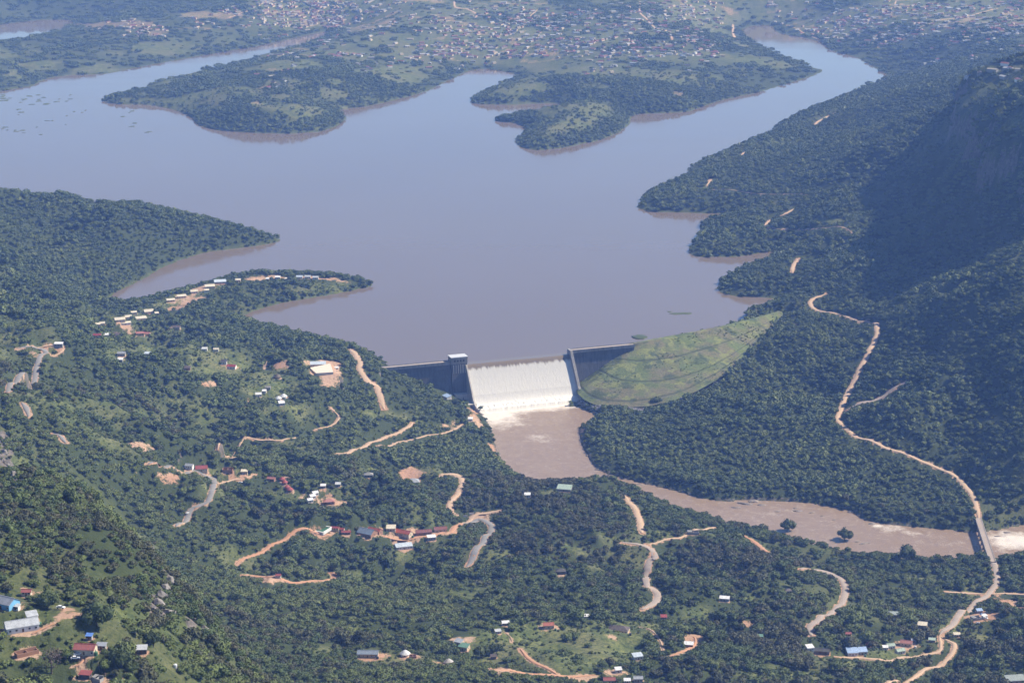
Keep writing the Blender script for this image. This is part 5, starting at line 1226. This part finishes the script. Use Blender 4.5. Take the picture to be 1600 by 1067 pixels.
# courts, pool
def slab(name, px, m, label, up=.5, cat=None):
    q = [hit(u, v) for u, v in px]; z = max(p_[2] for p_ in q[:4]) + up; c0 = np.mean(q, 0); mb = MB()
    n = len(q); mb.add([(p_[0] - c0[0], p_[1] - c0[1], -4) for p_ in q] + [(p_[0] - c0[0], p_[1] - c0[1], 0) for p_ in q], [tuple(range(n))[::-1], tuple(range(n, 2 * n))] + [(k, (k + 1) % n, n + (k + 1) % n, n + k) for k in range(n)])
    FOOT.append((c0[0], c0[1], 16)); o = mb.put(name, m, loc=(c0[0], c0[1], z), kind='structure', label=label)
    return o
slab('paved_court', [(484,576),(516,574),(521,585),(494,588)], mottled('pale_paving', (.56, .48, .38), (.66, .58, .47), .4), 'pale paved court beside the community hall')
slab('paved_court', [(491,573.5),(510,572.2),(511,574.6),(491,576)], mottled('pink_paving', (.48, .33, .29), (.56, .40, .36), .4), 'pink paved strip before the community hall', .8)
q = hit(503, 829); sc_ = project(*q)[2] / FPX
po = put('walled_pool', None, loc=(q[0], q[1], q[2] + .5), rz=math.radians(-25), label='green pool inside low pale walls beside the red earth road', cat='pool')
MB().box(-9 * sc_, 9 * sc_, -9, 9, -3, -.2).put('pool_water', mottled('green_water', (.04, .11, .06), (.06, .15, .08), .5, .2), po)
for x0, x1, y0, y1 in ((-10, 10, -10.5, -9.0), (-10, 10, 9, 10.5), (-10.5, -9, -9, 9), (9, 10.5, -9, 9)): MB().box(x0 * sc_, x1 * sc_, y0, y1, -3, .6).put('pool_wall', wall_mat('white'), po)
FOOT.append((q[0], q[1], 16))
for u, v, lb in ((727, 810, 'left white sign board at the road fork above the school'), (737, 806, 'right white sign board at the road fork above the school')):
    q = hit(u, v); o = put('sign_board', None, loc=q, rz=math.radians(12), label=lb, cat='sign')
    MB().box(-3, 3, -.12, .12, 1.5, 4.2).put('board', wall_mat('white'), o)
    for x in (-2.4, 2.4): MB().box(x - .12, x + .12, -.1, .1, -1, 1.49).put('post', M_CONC, o)
    FOOT.append((q[0], q[1], 5))

# vehicles
def car(u, v, rz, c_, label, kind='car', z=None):
    q = hit(u, v); o = put(kind, None, loc=(q[0], q[1], (ground(q[0], q[1]) if z is None else z) + .75), rz=math.radians(rz), label=label, cat=kind.split('_')[-1])
    pm = mottled('car_paint_%s' % c_, {'white': (.7, .7, .7), 'silver': (.42, .43, .45), 'blue': (.1, .2, .45)}[c_], {'white': (.78, .78, .78), 'silver': (.5, .51, .53), 'blue': (.13, .25, .5)}[c_], .4, .3, spec=.5)
    s = 1.15
    prof = [(-2.2, .35), (2.2, .35), (2.25, .75), (1.95, .92), (.95, 1.0), (-1.9, 1.05), (-2.25, .9)]
    n = len(prof); mb = MB().add([(x * s, -.85 * s, z_ * s) for x, z_ in prof] + [(x * s, .85 * s, z_ * s) for x, z_ in prof], [tuple(range(n)), tuple(range(2 * n - 1, n - 1, -1))] + [(k, n + k, n + (k + 1) % n, (k + 1) % n) for k in range(n)]); mb.put('body', pm, o)
    cb = [(.9, 1.0), (.35, 1.45), (-1.2, 1.47), (-1.75, 1.05)]
    mb = MB().add([(x * s, -.78 * s * (1 if z_ < 1.2 else .86), z_ * s) for x, z_ in cb] + [(x * s, .78 * s * (1 if z_ < 1.2 else .86), z_ * s) for x, z_ in cb], [(0, 1, 2, 3), (7, 6, 5, 4), (0, 4, 5, 1), (2, 6, 7, 3)]); mb.put('windows', M_GLASS, o)
    MB().box(-1.22 * s, .38 * s, -.68 * s, .68 * s, 1.46 * s, 1.52 * s).put('roof', pm, o)
    for x in (-1.35, 1.4):
        for y in (-.8, .8):
            w_ = MB(); k_ = 12; w_.add([(x * s + .33 * s * math.cos(2 * math.pi * k / k_), (y + dy) * s, .33 * s + .33 * s * math.sin(2 * math.pi * k / k_)) for dy in (-.11, .11) for k in range(k_)], [tuple(range(k_))[::-1], tuple(range(k_, 2 * k_))] + [(k, (k + 1) % k_, k_ + (k + 1) % k_, k_ + k) for k in range(k_)])
            w_.put('wheel', M_DARK, o)
    FOOT.append((q[0], q[1], 5)); return o
car(122, 1025, 20, 'silver', 'silver car parked under the red roofed foreground house', 'car')
car(118, 1031, 12, 'white', 'white car in the yard of the red roofed foreground house', 'car')
car(95, 952, -8, 'white', 'white pickup standing on the foreground grass', 'pickup')
car(376, 756, 10, 'white', 'white car parked on the dirt road by the hairpin', 'car')
car(293, 803, 55, 'white', 'white car driving down the tarred hairpin road', 'car')
car(1534, 961, 30, 'blue', 'blue car at the back of the roadside scrap yard', 'car')
car(1540, 968, -20, 'white', 'white car in front of the roadside scrap yard', 'car')
car(1528, 975, 10, 'silver', 'silver car at the lower edge of the roadside scrap yard', 'car')

def tank(u, v, c_, label):
    q = hit(u, v); o = put('water_tank', None, loc=(q[0], q[1], ground(q[0], q[1])), label=label, cat='tank'); m_ = mottled('tank_' + c_, *{'green': ((.05, .13, .07), (.08, .18, .1)), 'white': ((.6, .6, .58), (.74, .74, .72)), 'black': ((.03, .03, .03), (.06, .06, .06))}[c_], .6, .5)
    MB().cyl(0, 0, -.5, 2.1, 1.15, 1.15, 14).put('tank_body', m_, o); MB().cyl(0, 0, 2.101, 2.5, 1.1, .35, 14).put('lid', m_, o); FOOT.append((q[0], q[1], 3))
for a_ in ((274, 1043, 'white', 'white water tank on the grass at the escarpment end'), (62, 978, 'green', 'green water tank beside the long white metal roofed house'), (150, 1024, 'green', 'green water tank at the cream gable wall'), (590, 1029, 'black', 'black water tank by the long slate roof'), (868, 985, 'green', 'green water tank by the orange red roofed house'), (985, 992, 'black', 'black water tank by the brown hipped house'), (1352, 1026, 'green', 'green water tank below the light blue roof'), (645, 840, 'green', 'green water tank by the orange classroom block'), (1430, 1012, 'white', 'white water tank right of the pale green compound')): tank(*a_)

# ------------------------------------------------------------------ lone trees, dry tree, rocks, floating weed
def lone(u, v, wpx, label, z=None, m=None, seed=0, flat=.7, name='lone_tree', group=None, tall=1.0):
    q = hit(u, v) if z is None else np.append(P(u, v, z), z); dep = project(*q)[2]; w_ = wpx * dep / FPX
    o = put(name, None, loc=(q[0], q[1], q[2] - .3), rz=seed * 1.3, label=label, cat='tree', group=group); o.scale = (w_, w_, w_ * tall)
    V, F = crown_arrays(700 + seed, 11, 1000, .034 if m is None else .02, flat=flat * 1.15, spread=.34, base=.16 if m is None else .3, core=.8 if m is None else .22); me = to_mesh('crown', V, F); put('crown', me, m or M_LEAFD, o)
    put('trunk', trunk_arrays(700 + seed, h=.42, r0=.028).mesh('trunk'), M_BARK, o); FOOT.append((q[0], q[1], w_ * .6)); return o
lone(1230, 829, 25, 'round tree standing in the brown river left of its twin', RIVER_Z, seed=1)
lone(1320, 843, 26, 'round tree standing in the middle of the brown river', RIVER_Z, seed=2)
lone(1416, 876, 30, 'tall tree on the near river bank', seed=3, tall=1.15)
lone(771, 690, 9, 'small tree standing in the white foam below the spillway', RIVER_Z, seed=4)
lone(566, 444, 9, 'left tree of the clump on the spit tip', seed=5); lone(579, 445, 10, 'right tree of the clump on the spit tip', seed=6); lone(571, 449, 10, 'front tree of the clump on the spit tip', seed=7, flat=.5)
lone(152, 978, 52, 'great dark spreading tree on the foreground grass', seed=8, flat=.75)
lone(1025, 622 + 12, 20, 'dark tree at the toe of the grassy embankment', seed=9)
lone(80, 1052, 46, 'leafless pinkish grey tree at the lower left', m=M_DRYL, seed=10, flat=.9, name='bare_tree')
lone(712, 632, 14, 'dark tree beside the valve house', seed=11); lone(750, 640, 9, 'small tree at the foot of the chute wall', z=-58, seed=12)
lone(190, 1040, 44, 'dark tree in front of the red roofed foreground house', seed=13); lone(205, 1050, 26, 'tree below the small dark hut', seed=14)
lone(240, 1010, 30, 'dark tree right of the small dark hut', seed=15, tall=1.2); lone(75, 950, 40, 'dark tree right of the pale blue gable house', seed=16)
lone(698, 1024, 26, 'round tree between the green roof and the round hut', seed=17); lone(752, 1028, 28, 'left of two round trees below the grey and green pair', seed=18); lone(775, 1022, 24, 'right of two round trees below the grey and green pair', seed=19)
lone(650, 1017, 16, 'slim tree beside the white dome hut', seed=20, tall=1.5)
M_ROCK = mottled('river_rock', (.10, .085, .07), (.30, .25, .21), .35, bumpd=.3); M_CLIFF = mottled('pale_cliff_rock', (.10, .09, .08), (.32, .285, .25), .22, bumpd=.5)
def rock(name, u, v, w_, l_, h_, label, m, z=None, group=None, seed=0):
    q = hit(u, v) if z is None else np.append(P(u, v, z), z); v1, f1 = ico()[1]; r = np.random.default_rng(seed + 900)
    V = v1 * (1 + fbm(v1[:, 0] * 1.7 + seed, v1[:, 1] * 1.7 + v1[:, 2] * 2.1, 1.0, 3, seed)[:, None] * .45) * [w_ / 2, l_ / 2, h_]
    put(name, to_mesh(name, V, [tuple(f) for f in f1]), m, loc=(q[0], q[1], q[2] - h_ * .15), rz=r.uniform(-.4, .4), label=label, cat='rock', group=group); FOOT.append((q[0], q[1], 2))
for k, (u, v, w_, l_, h_) in enumerate([(1163,787,26,10,2.2),(1178,783,20,12,2.6),(1150,793,16,7,1.4),(1190,789,14,8,1.5),(1247,798,16,7,1.3),(1268,801,10,5,1.0),(1350,849,18,6,1.0),(1340,846,9,5,.9),(1285,806,7,5,.8),(1243,794,7,4,.8),
                                        (1215,799,9,4,.8),(1303,812,6,4,.7),(1362,818,12,7,1.4),(1345,806,14,8,1.8),(1330,800,12,7,1.5),(935,734,14,6,1.6),(955,743,16,6,1.5),(975,748,12,6,1.2),(1000,757,10,5,1.0),(918,712,8,6,1.4),(912,690,7,6,1.5),(1575,832,12,6,1.3),(1560,838,10,6,1.2)]):
    rock('river_rock', u, v, w_, l_, h_, 'low dark rock in the brown river ' + ('beyond the bridge' if u > 1540 else 'at the rapid right of the standing trees' if u > 1320 else 'around the two standing trees' if u > 1200 else 'at the wooded bend' if u > 1120 else 'along the bank below the spillway'), M_ROCK, RIVER_Z, 'rocks in the river', k)
for k, (u, v, w_, l_, h_) in enumerate([(246,945,10,7,5),(252,934,9,7,6),(259,921,8,6,5),(265,908,7,5,4),(240,955,7,5,3.5),(12,728,9,7,6),(20,745,10,7,5),(6,708,8,6,5),(320,985,8,6,4),(262,958,11,8,3.5)]):
    rock('cliff_rock', u, v, w_, l_, h_, 'pale rock buttress among trees on the escarpment ' + ('at the left edge' if u < 100 else 'shoulder' if u < 300 else 'end'), M_CLIFF, None, 'rock buttresses of the escarpment', 40 + k)
M_WEED = leaf_mat('floating_weed', (.05, .07, .03), (.085, .105, .045), (.10, .10, .05))
def weed(u, v, a, b, label, group=None, seed=0, hgt=.5, z=0.0):
    c0 = P(u, v, z); ex = np.linalg.norm(P(u + a, v, z) - c0); ey = np.linalg.norm(P(u, v - b, z) - c0); r = np.random.default_rng(seed); n = 26; mb = MB()
    rad = 1 + .5 * np.array([fbm(np.array([math.cos(t) * 1.4 + seed]), np.array([math.sin(t) * 1.4]), 1.0, 3, seed)[0] for t in np.linspace(0, 2 * math.pi, n, endpoint=False)])
    ring = [(ex * rad[k] * math.cos(2 * math.pi * k / n), ey * rad[k] * math.sin(2 * math.pi * k / n)) for k in range(n)]
    mb.add([(x, y, -.05) for x, y in ring] + [(x * .9, y * .9, hgt) for x, y in ring] + [(x * .45, y * .45, hgt * 1.3 + r.uniform(-.1, .2)) for x, y in ring] + [(0, 0, hgt * 1.3)],
           [(k, (k + 1) % n, n + (k + 1) % n, n + k) for k in range(n)] + [(n + k, n + (k + 1) % n, 2 * n + (k + 1) % n, 2 * n + k) for k in range(n)] + [(2 * n + k, 2 * n + (k + 1) % n, 3 * n) for k in range(n)])
    mb.put('weed_mat', M_WEED, loc=(c0[0], c0[1], z), label=label, cat='weed', group=group)
weed(1065, 490, 20, 1.6, 'long floating weed mat off the embankment', seed=1); weed(1046, 487, 4, .8, 'small weed scrap left of the long floating mat', seed=2)
weed(1000, 527, 13, 2.6, 'green reed bed against the back of the embankment crest', seed=3, hgt=1.5)
weed(1121, 451, 3, 1, 'blue green weed patch off the wooded point', seed=4)
for k in range(60):
    u, v = rng.uniform(-5, 260), rng.uniform(147, 212); 
    if rng.random() < .3: u, v = rng.uniform(0, 110), rng.uniform(146, 166)
    c0 = P(u, v, 0)
    if lookup(SL, c0[:1], c0[1:])[0] > -25: continue
    weed(u, v, rng.uniform(1.5, 5.5), rng.uniform(.35, .9), 'small floating weed mat off the left point of the far shore', 'weed mats drifting on the lake', 10 + k, .4)

# ------------------------------------------------------------------ the far settlement
far_r = ['whiter', 'zincl', 'zincb', 'cream', 'pink', 'red', 'orange', 'brown', 'zinc', 'whiter', 'pink', 'cream', 'pink', 'cream', 'brown']; far_name = dict(whiter='white', zincl='light grey', zincb='pale blue', cream='cream', pink='dull pink', red='red', orange='orange', brown='brown', zinc='grey')
cand = []
AREAS = [(400,1130,2,92,1500),(1200,1600,2,74,800),(190,262,38,58,36),(300,400,10,48,110),(400,560,2,40,110),(560,800,85,112,36),(400,480,98,140,10),(120,215,30,50,16),(980,1130,95,125,14),(900,960,95,118,16),(1400,1600,75,105,16),(55,70,46,52,4),(1510,1600,104,140,8)]
for u0, u1, v0, v1, n in AREAS:
    for _ in range(n):
        u, v = rng.uniform(u0, u1), rng.uniform(v0, v1); q = hit(u, v)
        if q[1] < 3900 or lookup(SL, q[:1], q[1:2])[0] < 30: continue
        if fbm(q[:1], q[1:2], 300, 3, 131)[0] < -.12 and rng.random() < .8: continue
        cand.append((u, v, q, far_r[rng.integers(len(far_r))]))
cand.sort(key=lambda c_: project(*c_[2])[2])
fm_cache = {}
def far_house_meshes(rc, wc, k):
    if (rc, k) not in fm_cache:
        a, b, hh = 7.5 + k * 1.6, 4.5 + .5 * k, 3.2; rise = 1.9
        wme = MB().add([(-a, -b, -3), (a, -b, -3), (a, b, -3), (-a, b, -3), (-a, -b, hh), (a, -b, hh), (a, b, hh), (-a, b, hh), (-a, 0, hh + rise), (a, 0, hh + rise)], [(0, 1, 5, 4), (2, 3, 7, 6), (1, 2, 6, 9, 5), (3, 0, 4, 8, 7), (4, 5, 9, 8), (6, 7, 8, 9)]).mesh('wall'); wme.materials.append(wall_mat(wc))
        mb = MB()
        for sg in (-1, 1):
            p = [(-a - .6, sg * (b + .6), hh - .12), (a + .6, sg * (b + .6), hh - .12), (a + .6, 0, hh + rise + .14), (-a - .6, 0, hh + rise + .14)]; p = p if sg < 0 else p[::-1]; mb.hexa(p + [(x, y, z + .2) for x, y, z in p])
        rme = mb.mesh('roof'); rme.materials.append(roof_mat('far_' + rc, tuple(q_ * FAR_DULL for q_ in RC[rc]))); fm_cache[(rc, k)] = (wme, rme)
    return fm_cache[(rc, k)]
N_FAR = 300 - len(HOUSES)
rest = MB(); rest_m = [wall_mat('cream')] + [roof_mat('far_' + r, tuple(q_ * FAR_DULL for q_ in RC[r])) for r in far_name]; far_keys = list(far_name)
for i, (u, v, q, rc) in enumerate(cand):
    k = int(rng.integers(3)); rz = rng.uniform(-1.6, 1.6)
    if i < N_FAR:
        wme, rme = far_house_meshes(rc, ['cream', 'white', 'grey'][k], k)
        side = 'left of the headland' if u < 480 else 'above the bays' if u < 1140 else 'right of the river arm'
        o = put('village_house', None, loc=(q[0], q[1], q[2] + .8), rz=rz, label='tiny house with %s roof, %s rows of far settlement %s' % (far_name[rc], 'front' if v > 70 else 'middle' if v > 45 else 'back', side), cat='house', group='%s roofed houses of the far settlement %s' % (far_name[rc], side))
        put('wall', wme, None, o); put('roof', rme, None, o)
    else:
        c_, s_ = math.cos(rz), math.sin(rz); a, b, hh = 7 + k * 2, 4.5 + .5 * k, 4.0; rise = 2.0
        f = lambda x, y, z: (q[0] + x * c_ - y * s_, q[1] + x * s_ + y * c_, q[2] + z)
        rest.add([f(-a, -b, -3), f(a, -b, -3), f(a, b, -3), f(-a, b, -3), f(-a, -b, hh), f(a, -b, hh), f(a, b, hh), f(-a, b, hh)], [(0, 1, 5, 4), (2, 3, 7, 6), (1, 2, 6, 5), (3, 0, 4, 7)], 0)
        rest.add([f(-a - .5, -b - .5, hh), f(a + .5, -b - .5, hh), f(a + .5, b + .5, hh), f(-a - .5, b + .5, hh), f(-a - .5, 0, hh + rise), f(a + .5, 0, hh + rise)], [(0, 1, 5, 4), (2, 3, 4, 5), (1, 2, 5), (3, 0, 4)], 1 + far_keys.index(rc))
    FOOT_FAR = None
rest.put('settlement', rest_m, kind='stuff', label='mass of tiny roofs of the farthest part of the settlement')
print('FARHOUSES', len(cand), len(HOUSES))

plant_forest()
